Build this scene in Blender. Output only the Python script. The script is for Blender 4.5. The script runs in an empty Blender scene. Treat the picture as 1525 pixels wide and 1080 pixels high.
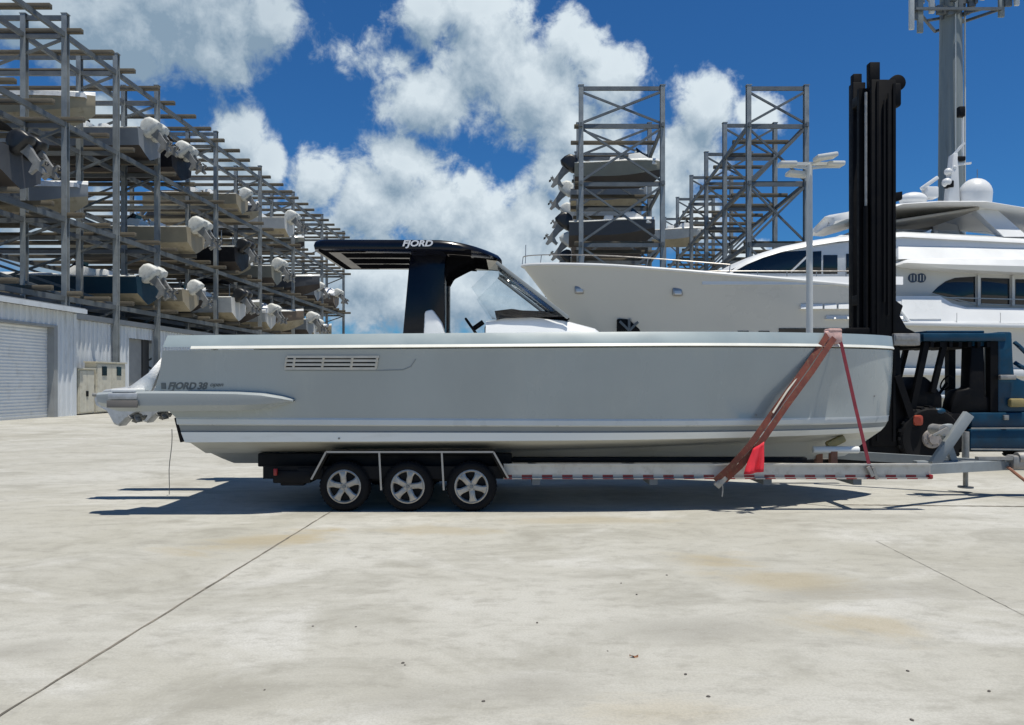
import bpy, bmesh, math, random
from mathutils import Vector, Matrix
R = math.radians
random.seed(7)
sc = bpy.context.scene
COL = sc.collection
CAMZ, F, HX, HY = 1.87, 1100.0, 762.5, 568.0      # eye height and the photograph's scale, used to turn measured pixels into metres

def P(px, py, D):
    return Vector(((px - HX) / F * D, D, CAMZ + (HY - py) / F * D))
def X(px, D): return (px - HX) / F * D
def Z(py, D): return CAMZ + (HY - py) / F * D

# ------------------------------------------------------------------ materials
def new_mat(name):
    m = bpy.data.materials.new(name); m.use_nodes = True
    nt = m.node_tree
    return m, nt, nt.nodes['Principled BSDF']

def mix_rgb(nt, fac, a, b, mode='MIX'):
    n = nt.nodes.new('ShaderNodeMix'); n.data_type = 'RGBA'; n.blend_type = mode
    for sock, v in ((n.inputs[0], fac), (n.inputs[6], a), (n.inputs[7], b)):
        if hasattr(v, 'is_output') or isinstance(v, bpy.types.NodeSocket): nt.links.new(v, sock)
        elif isinstance(v, (int, float)): sock.default_value = v
        else: sock.default_value = (*v[:3], 1)
    return n.outputs[2]

def math_n(nt, op, a, b=None, c=None, clamp=False):
    n = nt.nodes.new('ShaderNodeMath'); n.operation = op; n.use_clamp = clamp
    for i, v in enumerate((a, b, c)):
        if v is None: continue
        if isinstance(v, bpy.types.NodeSocket): nt.links.new(v, n.inputs[i])
        else: n.inputs[i].default_value = v
    return n.outputs[0]

def noise_n(nt, vec, scale, detail=4, rough=.55, stretch=None, dist=0):
    if stretch:
        mp = nt.nodes.new('ShaderNodeMapping'); mp.inputs['Scale'].default_value = stretch
        nt.links.new(vec, mp.inputs[0]); vec = mp.outputs[0]
    n = nt.nodes.new('ShaderNodeTexNoise'); n.inputs['Scale'].default_value = scale
    n.inputs['Detail'].default_value = detail; n.inputs['Roughness'].default_value = rough
    n.inputs['Distortion'].default_value = dist
    nt.links.new(vec, n.inputs['Vector'])
    return n.outputs['Fac']

def ramp_n(nt, fac, lo, hi):
    n = nt.nodes.new('ShaderNodeMapRange'); n.interpolation_type = 'SMOOTHSTEP'
    n.inputs[1].default_value = lo; n.inputs[2].default_value = hi
    nt.links.new(fac, n.inputs[0]); return n.outputs[0]

def coords(nt): return nt.nodes.new('ShaderNodeTexCoord').outputs['Object']

def mat(name, rgb, rough=.5, metal=0, var=.12, scale=2.0, bump=0, coat=0, dirt=None, dirt_amt=.5, stretch=None, spec=.5):
    m, nt, bs = new_mat(name)
    co = coords(nt)
    f = ramp_n(nt, noise_n(nt, co, scale, 5, .6, stretch), .25, .75)
    c = mix_rgb(nt, f, [v * (1 - var) for v in rgb], [min(1, v * (1 + var)) for v in rgb])
    if dirt:
        d = ramp_n(nt, noise_n(nt, co, scale * 2.7, 6, .65, stretch), .5, .75)
        c = mix_rgb(nt, math_n(nt, 'MULTIPLY', d, dirt_amt), c, dirt)
    nt.links.new(c, bs.inputs['Base Color'])
    r = nt.nodes.new('ShaderNodeMapRange'); r.inputs[3].default_value = max(.02, rough * .8); r.inputs[4].default_value = min(1, rough * 1.25)
    nt.links.new(f, r.inputs[0]); nt.links.new(r.outputs[0], bs.inputs['Roughness'])
    bs.inputs['Metallic'].default_value = metal
    bs.inputs['Coat Weight'].default_value = coat; bs.inputs['Coat Roughness'].default_value = .08
    bs.inputs['Specular IOR Level'].default_value = spec
    if bump:
        b = nt.nodes.new('ShaderNodeBump'); b.inputs['Strength'].default_value = bump; b.inputs['Distance'].default_value = .02
        nt.links.new(noise_n(nt, co, scale * 12, 5), b.inputs['Height']); nt.links.new(b.outputs[0], bs.inputs['Normal'])
    return m

M = {}
M['hull_grey'] = mat('hull_grey', (.325, .365, .37), .24, var=.07, scale=.5, coat=.8, dirt=(.39, .42, .405), dirt_amt=.5, stretch=(1.1, 1, .45))
M['wing_grey'] = mat('wing_grey', (.34, .37, .375), .3, var=.04, scale=.8, coat=.3)
M['gunwale'] = mat('gunwale_paint', (.30, .36, .375), .35, var=.06, scale=1.5, coat=.2, dirt=(.34, .37, .37), dirt_amt=.3)
M['rub'] = mat('rub_rail_cream', (.74, .74, .68), .4, var=.06)
M['stripe'] = mat('light_stripe', (.60, .63, .63), .3, var=.05)
M['boot'] = mat('boot_top_white', (.80, .81, .78), .4, var=.04, scale=.9, dirt=(.62, .61, .55), dirt_amt=.5, stretch=(.35, 1, 2))
M['recess'] = mat('recess_grey', (.25, .27, .27), .4, var=.05)
M['bottom'] = mat('bottom_white', (.60, .60, .55), .45, var=.06, scale=.9, dirt=(.36, .33, .26), dirt_amt=.5, stretch=(.35, 1, 2))
M['gel'] = mat('gelcoat_white', (.78, .79, .78), .3, var=.03, coat=.3)
M['navy'] = mat('navy_black_gloss', (.003, .004, .009), .22, var=.2, coat=.12, spec=.3)
M['black'] = mat('black_plastic', (.006, .006, .007), .6, var=.25, scale=5, spec=.2)
M['matte_black'] = mat('matte_black_lining', (.006, .006, .007), .95, var=.25, scale=5, spec=0)
M['beige_trim'] = mat('beige_trim', (.165, .15, .135), .5, var=.1)
M['grille'] = mat('grille_beige', (.60, .56, .48), .45, var=.1, scale=6)
M['alu'] = mat('trailer_aluminium', (.56, .54, .50), .5, .55, var=.12, scale=3, dirt=(.34, .30, .25), dirt_amt=.6)
M['galv'] = mat('galvanised_steel', (.27, .295, .305), .6, .25, var=.2, scale=1.2, dirt=(.2, .19, .17), dirt_amt=.5)
M['galv_dark'] = mat('galvanised_beam_grey', (.14, .158, .17), .6, .3, var=.2, scale=1.0, dirt=(.11, .11, .10), dirt_amt=.5)
M['wood'] = mat('weathered_timber', (.115, .098, .07), .85, var=.4, scale=1.0, bump=.3, dirt=(.19, .18, .15), dirt_amt=.7, stretch=(.4, 2, 2))
M['rubber'] = mat('tyre_rubber', (.010, .010, .011), .85, var=.25, scale=8, bump=.2, spec=.2)
M['chrome'] = mat('bright_metal', (.40, .38, .35), .36, .5, var=.15, scale=9, dirt=(.2, .18, .15), dirt_amt=.6)
M['chrome_dull'] = mat('polished_trim', (.38, .365, .35), .35, .7, var=.1, scale=6)
M['red'] = mat('red_lens', (.32, .02, .02), .3, var=.1)
M['strap'] = mat('red_strap', (.16, .042, .028), .7, var=.3, scale=7, dirt=(.22, .13, .07), dirt_amt=.8)
M['strap2'] = mat('crimson_strap', (.22, .022, .036), .7, var=.25, scale=7, dirt=(.15, .05, .05), dirt_amt=.6)
M['flag'] = mat('red_flag_cloth', (.75, .03, .05), .75, var=.15, scale=6)
M['pad'] = mat('pink_pad', (.62, .40, .36), .8, var=.25, scale=14)
M['fl_blue'] = mat('forklift_blue', (.004, .042, .085), .45, var=.25, scale=2.5, coat=.1, spec=.3, dirt=(.02, .035, .05), dirt_amt=.6)
M['fl_black'] = mat('forklift_black', (.004, .004, .005), .6, var=.4, scale=3, spec=.15, dirt=(.010, .009, .008), dirt_amt=.7)
M['hub'] = mat('pale_hub', (.30, .27, .25), .6, var=.2, scale=8)
M['orange'] = mat('orange_red_paint', (.36, .06, .03), .5, var=.15)
M['yellow'] = mat('yellow_paint', (.30, .24, .10), .5, var=.15)
M['white_paint'] = mat('white_paint', (.72, .73, .73), .35, var=.04, scale=.8, coat=.15)
M['yacht_hull'] = mat('yacht_hull_white', (.60, .585, .54), .3, var=.03, scale=.3, coat=.4)
M['yacht_shade'] = mat('yacht_white_shaded', (.58, .58, .56), .4, var=.04, scale=.5)  # yacht white darkened in its colour for the shade on the saloon wall
M['yacht_lining'] = mat('beige_head_lining', (.34, .31, .26), .6, var=.12, scale=.8)
M['glass_dark'] = mat('tinted_glass', (.008, .011, .016), .06, var=.3, scale=.6, spec=.6)
M['tower'] = mat('tower_galvanised', (.24, .27, .27), .6, .2, var=.14, scale=.5, dirt=(.16, .16, .15), dirt_amt=.5, stretch=(3, 3, .25))
M['pole'] = mat('pole_white', (.62, .63, .61), .5, var=.06, scale=2)
M['shed'] = mat('shed_metal_white', (.70, .73, .75), .5, .1, var=.07, scale=.6, dirt=(.42, .42, .40), dirt_amt=.5, stretch=(1, 1, .3))
M['shed_door'] = mat('roller_door', (.78, .79, .78), .5, var=.05, scale=.7, dirt=(.48, .47, .44), dirt_amt=.4)
M['shed_trim'] = mat('shed_grey_trim', (.30, .31, .31), .6, var=.12, scale=1.5)
M['shed_dark'] = mat('shed_dark', (.06, .06, .06), .7, var=.2)
M['cabinet'] = mat('cabinet_cream', (.60, .57, .47), .6, var=.1, scale=2, dirt=(.42, .36, .26), dirt_amt=.6)
M['plaster_white'] = mat('white_wrap', (.80, .81, .82), .5, var=.1, scale=4, bump=.6)
M['motor_white'] = mat('motor_white', (.62, .63, .60), .45, var=.14, scale=2.5, bump=.4, dirt=(.3, .29, .25), dirt_amt=.6)
M['motor_black'] = mat('motor_black', (.015, .016, .018), .35, var=.3)
M['motor_leg'] = mat('motor_leg_grey', (.22, .22, .21), .5, var=.25, scale=3)
M['drive'] = mat('drive_grey', (.42, .44, .46), .4, .2, var=.15, scale=5, dirt=(.2, .2, .19), dirt_amt=.5)
M['rusty'] = mat('rusty_hose', (.28, .13, .08), .8, var=.25, scale=8)
M['steel'] = mat('worn_steel', (.34, .33, .31), .5, .5, var=.2, scale=5, dirt=(.2, .15, .1), dirt_amt=.5)
M['pebble'] = mat('dark_pebble', (.10, .09, .08), .9, var=.4, scale=30)
M['leaf'] = mat('dry_leaf', (.26, .12, .06), .9, var=.4, scale=30)
M['joint'] = mat('joint_filler', (.15, .135, .11), .95, var=.5, scale=3, dirt=(.36, .33, .27), dirt_amt=.8)
M['letter_white'] = mat('letter_white', (.75, .76, .78), .4, var=.04)
M['letter_dark'] = mat('letter_dark_grey', (.095, .11, .115), .4, var=.1)
M['letter_blue'] = mat('emblem_navy', (.03, .05, .09), .4, var=.1)
HULLS = {'navy': (.012, .045, .075), 'beige': (.36, .31, .22), 'charcoal': (.085, .09, .10), 'white': (.66, .66, .63),
         'black': (.012, .012, .014), 'grey': (.27, .29, .31), 'olive': (.26, .255, .21), 'brown': (.21, .165, .125)}
for k, v in HULLS.items():
    M['h_' + k] = mat('stored_hull_' + k, v, .55, var=.1, scale=.8, spec=.25, dirt=[min(1, c * .6 + .04) for c in v], dirt_amt=.4)
M['h_bottom_cream'] = mat('stored_bottom_cream', (.40, .35, .25), .6, var=.15, scale=.8, dirt=(.2, .16, .1), dirt_amt=.7)
M['h_bottom_dark'] = mat('stored_bottom_dark', (.06, .05, .045), .7, var=.3, scale=.8)

def glass_mat():
    m, nt, bs = new_mat('clear_glass'); nt.nodes.remove(bs)
    out = nt.nodes['Material Output']
    tr = nt.nodes.new('ShaderNodeBsdfTransparent'); tr.inputs[0].default_value = (.95, .97, .98, 1)
    gl = nt.nodes.new('ShaderNodeBsdfGlossy'); gl.inputs['Roughness'].default_value = .05
    fr = nt.nodes.new('ShaderNodeFresnel'); fr.inputs[0].default_value = 1.22
    mx = nt.nodes.new('ShaderNodeMixShader')
    nz = noise_n(nt, coords(nt), 3, 3)
    f = math_n(nt, 'ADD', fr.outputs[0], math_n(nt, 'MULTIPLY', nz, .03))
    nt.links.new(f, mx.inputs[0]); nt.links.new(tr.outputs[0], mx.inputs[1]); nt.links.new(gl.outputs[0], mx.inputs[2])
    nt.links.new(mx.outputs[0], out.inputs[0]); return m
M['glass'] = glass_mat()

def tape_mat():
    m, nt, bs = new_mat('red_white_tape'); co = coords(nt)
    sx = nt.nodes.new('ShaderNodeSeparateXYZ'); nt.links.new(co, sx.inputs[0])
    fr = math_n(nt, 'FRACT', math_n(nt, 'DIVIDE', sx.outputs[0], .293))
    red = math_n(nt, 'GREATER_THAN', fr, .48)
    nz = noise_n(nt, co, 9, 4)
    c = mix_rgb(nt, red, (.50, .47, .42), (.26, .02, .025))
    c = mix_rgb(nt, math_n(nt, 'MULTIPLY', ramp_n(nt, nz, .45, .75), .4), c, (.3, .26, .2))
    nt.links.new(c, bs.inputs['Base Color']); bs.inputs['Roughness'].default_value = .4
    return m
M['tape'] = tape_mat()

def ground_mat():
    m, nt, bs = new_mat('weathered_concrete'); co = coords(nt)
    sx = nt.nodes.new('ShaderNodeSeparateXYZ'); nt.links.new(co, sx.inputs[0])
    big = noise_n(nt, co, .22, 5, .6, dist=.6)
    mid = noise_n(nt, co, .9, 7, .68, (.55, 1, 1), dist=.8)
    fine = noise_n(nt, co, 5, 9, .78, (.6, 1, 1))
    grit = noise_n(nt, co, 60, 4, .7)
    c = mix_rgb(nt, ramp_n(nt, big, .3, .7), (.39, .377, .325), (.495, .488, .45))
    c = mix_rgb(nt, math_n(nt, 'MULTIPLY', ramp_n(nt, mid, .46, .68), .68), c, (.265, .255, .215))
    c = mix_rgb(nt, math_n(nt, 'MULTIPLY', ramp_n(nt, noise_n(nt, co, .55, 6, .65, (.7, 1, 1), dist=1.2), .50, .70), .6), c, (.58, .575, .545))
    c = mix_rgb(nt, math_n(nt, 'MULTIPLY', ramp_n(nt, fine, .46, .68), .6), c, (.265, .255, .22))
    # rust and earth stains that really lie on the slab: soft patches with ragged outlines
    def stain(cx, cy, rx, ry, rot, amt, col, c):
        mp = nt.nodes.new('ShaderNodeMapping'); mp.vector_type = 'TEXTURE'
        mp.inputs['Location'].default_value = (cx, cy, 0); mp.inputs['Rotation'].default_value = (0, 0, rot); mp.inputs['Scale'].default_value = (rx, ry, 1)
        nt.links.new(co, mp.inputs[0])
        ln = nt.nodes.new('ShaderNodeVectorMath'); ln.operation = 'LENGTH'; nt.links.new(mp.outputs[0], ln.inputs[0])
        d = math_n(nt, 'ADD', ln.outputs['Value'], math_n(nt, 'MULTIPLY', math_n(nt, 'SUBTRACT', mid, .5), 4.2))
        d = math_n(nt, 'ADD', d, math_n(nt, 'MULTIPLY', math_n(nt, 'SUBTRACT', fine, .5), 1.6))
        f = math_n(nt, 'MULTIPLY', math_n(nt, 'SUBTRACT', 1, ramp_n(nt, d, .1, 1.25)), amt * .8)
        return mix_rgb(nt, f, c, col)
    tan, grey = (.335, .27, .15), (.23, .22, .19)
    for px, py, rx, ry, rot, amt, col in ((385, 805, .95, .45, .5, .75, tan), (470, 795, .5, .3, .4, .6, tan), (1065, 835, .55, .35, -.3, .75, tan),
            (1150, 865, .7, .4, -.4, .65, tan), (1290, 930, .6, .3, -.3, .65, tan), (1020, 938, .7, .32, .1, .6, grey), (800, 1020, .35, .3, 0, .5, grey),
            (620, 790, 1.2, .25, 0, .55, tan), (1330, 770, 1.6, .2, 0, .5, grey), (860, 775, 1.3, .25, 0, .5, tan), (1350, 880, .7, .3, 0, .45, grey),
            (30, 970, .35, .2, 0, .5, grey), (1200, 885, .5, .2, .2, .5, grey), (640, 1040, .5, .25, 0, .4, grey), (980, 1060, .6, .2, 0, .4, tan)):
        D = F * CAMZ / (py - HY)
        c = stain(X(px, D), D, rx, ry, rot, amt, col, c)
    # faint sweep marks along the slab and the small pits
    sweep = noise_n(nt, co, 2.2, 5, .6, (.18, 1, 1), dist=.5)
    c = mix_rgb(nt, math_n(nt, 'MULTIPLY', ramp_n(nt, sweep, .55, .75), .38), c, (.28, .27, .235))
    pits = ramp_n(nt, noise_n(nt, co, 22, 3, .8), .68, .74)
    c = mix_rgb(nt, math_n(nt, 'MULTIPLY', pits, .5), c, (.2, .18, .15))
    c = mix_rgb(nt, math_n(nt, 'MULTIPLY', ramp_n(nt, grit, .42, .62), .30), c, (.27, .26, .23))
    c = mix_rgb(nt, math_n(nt, 'MULTIPLY', ramp_n(nt, noise_n(nt, co, 26, 5, .75), .55, .72), .28), c, (.56, .55, .52))
    nt.links.new(c, bs.inputs['Base Color']); bs.inputs['Roughness'].default_value = .85
    b = nt.nodes.new('ShaderNodeBump'); b.inputs['Strength'].default_value = .35; b.inputs['Distance'].default_value = .012
    h = math_n(nt, 'ADD', math_n(nt, 'MULTIPLY', fine, .7), math_n(nt, 'MULTIPLY', grit, .35))
    nt.links.new(h, b.inputs['Height']); nt.links.new(b.outputs[0], bs.inputs['Normal'])
    return m
M['ground'] = ground_mat()

def water_mat():
    m, nt, bs = new_mat('harbour_water')
    bs.inputs['Base Color'].default_value = (.02, .06, .07, 1); bs.inputs['Roughness'].default_value = .08
    b = nt.nodes.new('ShaderNodeBump'); b.inputs['Strength'].default_value = .4; b.inputs['Distance'].default_value = .1
    nt.links.new(noise_n(nt, coords(nt), 1.2, 4), b.inputs['Height']); nt.links.new(b.outputs[0], bs.inputs['Normal'])
    return m
M['water'] = water_mat()

# ------------------------------------------------------------------ mesh helpers
ORG = {}
class MB:
    def __init__(s): s.bm = bmesh.new(); s.mi = 0
    def _take(s, b2):
        me = bpy.data.meshes.new('t'); b2.to_mesh(me); b2.free()
        n0 = len(s.bm.faces); s.bm.from_mesh(me); bpy.data.meshes.remove(me)
        s.bm.faces.ensure_lookup_table()
        for i in range(n0, len(s.bm.faces)): s.bm.faces[i].material_index = s.mi
        return s
    def box(s, c, d, rot=None, bev=0, seg=2):
        b = bmesh.new(); bmesh.ops.create_cube(b, size=1)
        bmesh.ops.scale(b, vec=d, verts=b.verts)
        if bev: bmesh.ops.bevel(b, geom=b.edges[:], offset=bev, segments=seg, profile=.5, affect='EDGES')
        if rot is not None: bmesh.ops.rotate(b, cent=(0, 0, 0), matrix=rot, verts=b.verts)
        bmesh.ops.translate(b, vec=c, verts=b.verts)
        return s._take(b)
    def bb(s, x0, x1, y0, y1, z0, z1, bev=0):
        return s.box(((x0 + x1) / 2, (y0 + y1) / 2, (z0 + z1) / 2), (abs(x1 - x0), abs(y1 - y0), abs(z1 - z0)), bev=bev)
    def bar(s, a, b_, w, h=None, bev=0, up=(0, 0, 1)):
        a, b_ = Vector(a), Vector(b_); h = h or w; d = (b_ - a); L = d.length; d.normalize()
        u = Vector(up)
        if abs(d.dot(u)) > .98: u = Vector((0, 1, 0))
        sd = d.cross(u).normalized(); u2 = sd.cross(d)
        m = Matrix((d, sd, u2)).transposed()
        return s.box((a + b_) / 2, (L, w, h), m, bev)
    def cyl(s, a, b_, r, r2=None, n=14, bev=0):
        a, b_ = Vector(a), Vector(b_); d = b_ - a
        b = bmesh.new()
        bmesh.ops.create_cone(b, cap_ends=True, segments=n, radius1=r, radius2=r if r2 is None else r2, depth=d.length)
        if bev:
            es = [e for e in b.edges if len(e.link_faces) == 2 and any(len(f.verts) > 4 for f in e.link_faces)]
            bmesh.ops.bevel(b, geom=es, offset=bev, segments=2, profile=.5, affect='EDGES')
        q = Vector((0, 0, 1)).rotation_difference(d.normalized()).to_matrix()
        bmesh.ops.rotate(b, cent=(0, 0, 0), matrix=q, verts=b.verts)
        bmesh.ops.translate(b, vec=(a + b_) / 2, verts=b.verts)
        return s._take(b)
    def sphere(s, c, r, sc_=(1, 1, 1), u=16, v=10, rot=None):
        b = bmesh.new(); bmesh.ops.create_uvsphere(b, u_segments=u, v_segments=v, radius=r)
        bmesh.ops.scale(b, vec=sc_, verts=b.verts)
        if rot is not None: bmesh.ops.rotate(b, cent=(0, 0, 0), matrix=rot, verts=b.verts)
        bmesh.ops.translate(b, vec=c, verts=b.verts)
        return s._take(b)
    def prism(s, pts, y0, y1, bev=0, taper=None):           # profile in x,z swept from y0 to y1
        b = bmesh.new()
        f = b.faces.new([b.verts.new((x, y0, z)) for x, z in pts])
        r = bmesh.ops.extrude_face_region(b, geom=[f])
        nv = [g for g in r['geom'] if isinstance(g, bmesh.types.BMVert)]
        bmesh.ops.translate(b, vec=(0, y1 - y0, 0), verts=nv)
        bmesh.ops.recalc_face_normals(b, faces=b.faces)
        if bev: bmesh.ops.bevel(b, geom=b.edges[:], offset=bev, segments=2, profile=.5, affect='EDGES')
        return s._take(b)
    def prism_z(s, pts, z0, z1, bev=0):
        b = bmesh.new()
        f = b.faces.new([b.verts.new((x, y, z0)) for x, y in pts])
        r = bmesh.ops.extrude_face_region(b, geom=[f])
        bmesh.ops.translate(b, vec=(0, 0, z1 - z0), verts=[g for g in r['geom'] if isinstance(g, bmesh.types.BMVert)])
        bmesh.ops.recalc_face_normals(b, faces=b.faces)
        if bev: bmesh.ops.bevel(b, geom=b.edges[:], offset=bev, segments=2, profile=.5, affect='EDGES')
        return s._take(b)
    def loft(s, rows, closed=False, mats=None, caps=False):
        b = bmesh.new(); vr = [[b.verts.new(p) for p in r] for r in rows]
        n = len(rows[0])
        for i in range(len(rows) - 1):
            for j in range(n if closed else n - 1):
                k = (j + 1) % n
                try:
                    f = b.faces.new((vr[i][j], vr[i + 1][j], vr[i + 1][k], vr[i][k]))
                    if mats: f.material_index = mats[j]
                except ValueError: pass
        if caps:
            for r in (vr[0], vr[-1]):
                try: b.faces.new(r)
                except ValueError: pass
        bmesh.ops.remove_doubles(b, verts=b.verts, dist=1e-5)
        bmesh.ops.recalc_face_normals(b, faces=b.faces)
        if mats:
            me = bpy.data.meshes.new('t'); b.to_mesh(me); b.free(); s.bm.from_mesh(me); bpy.data.meshes.remove(me); return s
        return s._take(b)
    def tube(s, path, r, n=8):
        path = [Vector(p) for p in path]; rows = []
        for i, p in enumerate(path):
            d = (path[min(i + 1, len(path) - 1)] - path[max(i - 1, 0)]).normalized()
            u = Vector((0, 0, 1)) if abs(d.z) < .9 else Vector((0, 1, 0))
            a = d.cross(u).normalized(); c = a.cross(d)
            rows.append([p + a * r * math.cos(2 * math.pi * k / n) + c * r * math.sin(2 * math.pi * k / n) for k in range(n)])
        return s.loft(rows, closed=True, caps=True)
    def ribbon(s, path, w, t, nrm=(0, -1, 0)):
        path = [Vector(p) for p in path]; nrm = Vector(nrm); rows = []
        for i, p in enumerate(path):
            d = (path[min(i + 1, len(path) - 1)] - path[max(i - 1, 0)]).normalized()
            a = d.cross(nrm).normalized(); c = a.cross(d).normalized()
            rows.append([p + a * w / 2 + c * t / 2, p - a * w / 2 + c * t / 2, p - a * w / 2 - c * t / 2, p + a * w / 2 - c * t / 2])
        return s.loft(rows, closed=True, caps=True)
    def build(s, name, ms, parent=None, angle=35, label=None):
        me = bpy.data.meshes.new(name)
        bmesh.ops.recalc_face_normals(s.bm, faces=s.bm.faces)
        s.bm.to_mesh(me); s.bm.free()
        for m in (ms if isinstance(ms, (list, tuple)) else [ms]): me.materials.append(M[m] if isinstance(m, str) else m)
        for p in me.polygons: p.use_smooth = True
        me.set_sharp_from_angle(angle=R(angle))
        o = bpy.data.objects.new(name, me); COL.objects.link(o)
        if parent is not None:
            org = ORG.get(parent.name, Vector())
            me.transform(Matrix.Translation(-org)); o.parent = parent; ORG[o.name] = org
        if label: o['label'] = label
        return o

def tag(o, label=None, cat=None, group=None, kind=None):
    if label: o['label'] = label
    if cat: o['category'] = cat
    if group: o['group'] = group
    if kind: o['kind'] = kind
    return o

def thing(name, loc, label, cat, group=None):
    o = bpy.data.objects.new(name, None); COL.objects.link(o); o.location = loc; o.empty_display_size = .2
    ORG[o.name] = Vector(loc)
    return tag(o, label, cat, group)

def solo(o, loc):                                            # give a one-mesh thing its own origin
    o.data.transform(Matrix.Translation(-Vector(loc))); o.location = loc; return o

def text(name, body, loc, size, m, parent, rot=(R(90), 0, 0), shear=0, ext=.002, align='CENTER', off=0, sx=1):
    c = bpy.data.curves.new(name, 'FONT'); c.body = body; c.size = size; c.extrude = ext; c.shear = shear; c.offset = off
    c.align_x = align; c.align_y = 'CENTER'; c.materials.append(M[m])
    o = bpy.data.objects.new(name, c); COL.objects.link(o)
    o.location = Vector(loc) - (ORG.get(parent.name, Vector()) if parent else Vector()); o.rotation_euler = rot; o.scale = (sx, 1, 1)
    bpy.context.view_layer.update()
    me = bpy.data.meshes.new_from_object(o.evaluated_get(bpy.context.evaluated_depsgraph_get())); me.name = name
    r = bpy.data.objects.new(name, me); COL.objects.link(r); r.location = o.location; r.rotation_euler = o.rotation_euler; r.scale = o.scale
    bpy.data.objects.remove(o)
    if parent: r.parent = parent
    return r

def lerp(a, b, t): return a + (b - a) * t
def pw(x, pts):                                              # smooth piecewise curve through (x, y) pairs
    if x <= pts[0][0]: return pts[0][1]
    for (x0, y0), (x1, y1) in zip(pts, pts[1:]):
        if x <= x1:
            t = (x - x0) / (x1 - x0); return lerp(y0, y1, t)
    return pts[-1][1]

# ------------------------------------------------------------------ camera, light, sky
cam = bpy.data.cameras.new('camera'); co_ = bpy.data.objects.new('camera', cam); COL.objects.link(co_)
cam.sensor_width = 36; cam.lens = F / 1525 * 36; cam.shift_y = (HY - 540) / 1525; cam.clip_end = 5000; cam.clip_start = .1
co_.location = (0, 0, CAMZ); co_.rotation_euler = (R(90), 0, 0); sc.camera = co_

SUN = Vector((.15, -.15, 1)).normalized()
sl = bpy.data.lights.new('sun', 'SUN'); sl.energy = 4.8; sl.angle = R(.53); sl.color = (1, .95, .85)
so = bpy.data.objects.new('sun', sl); COL.objects.link(so); so.location = (20, -20, 60)
so.rotation_euler = SUN.to_track_quat('Z', 'Y').to_euler()

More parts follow.
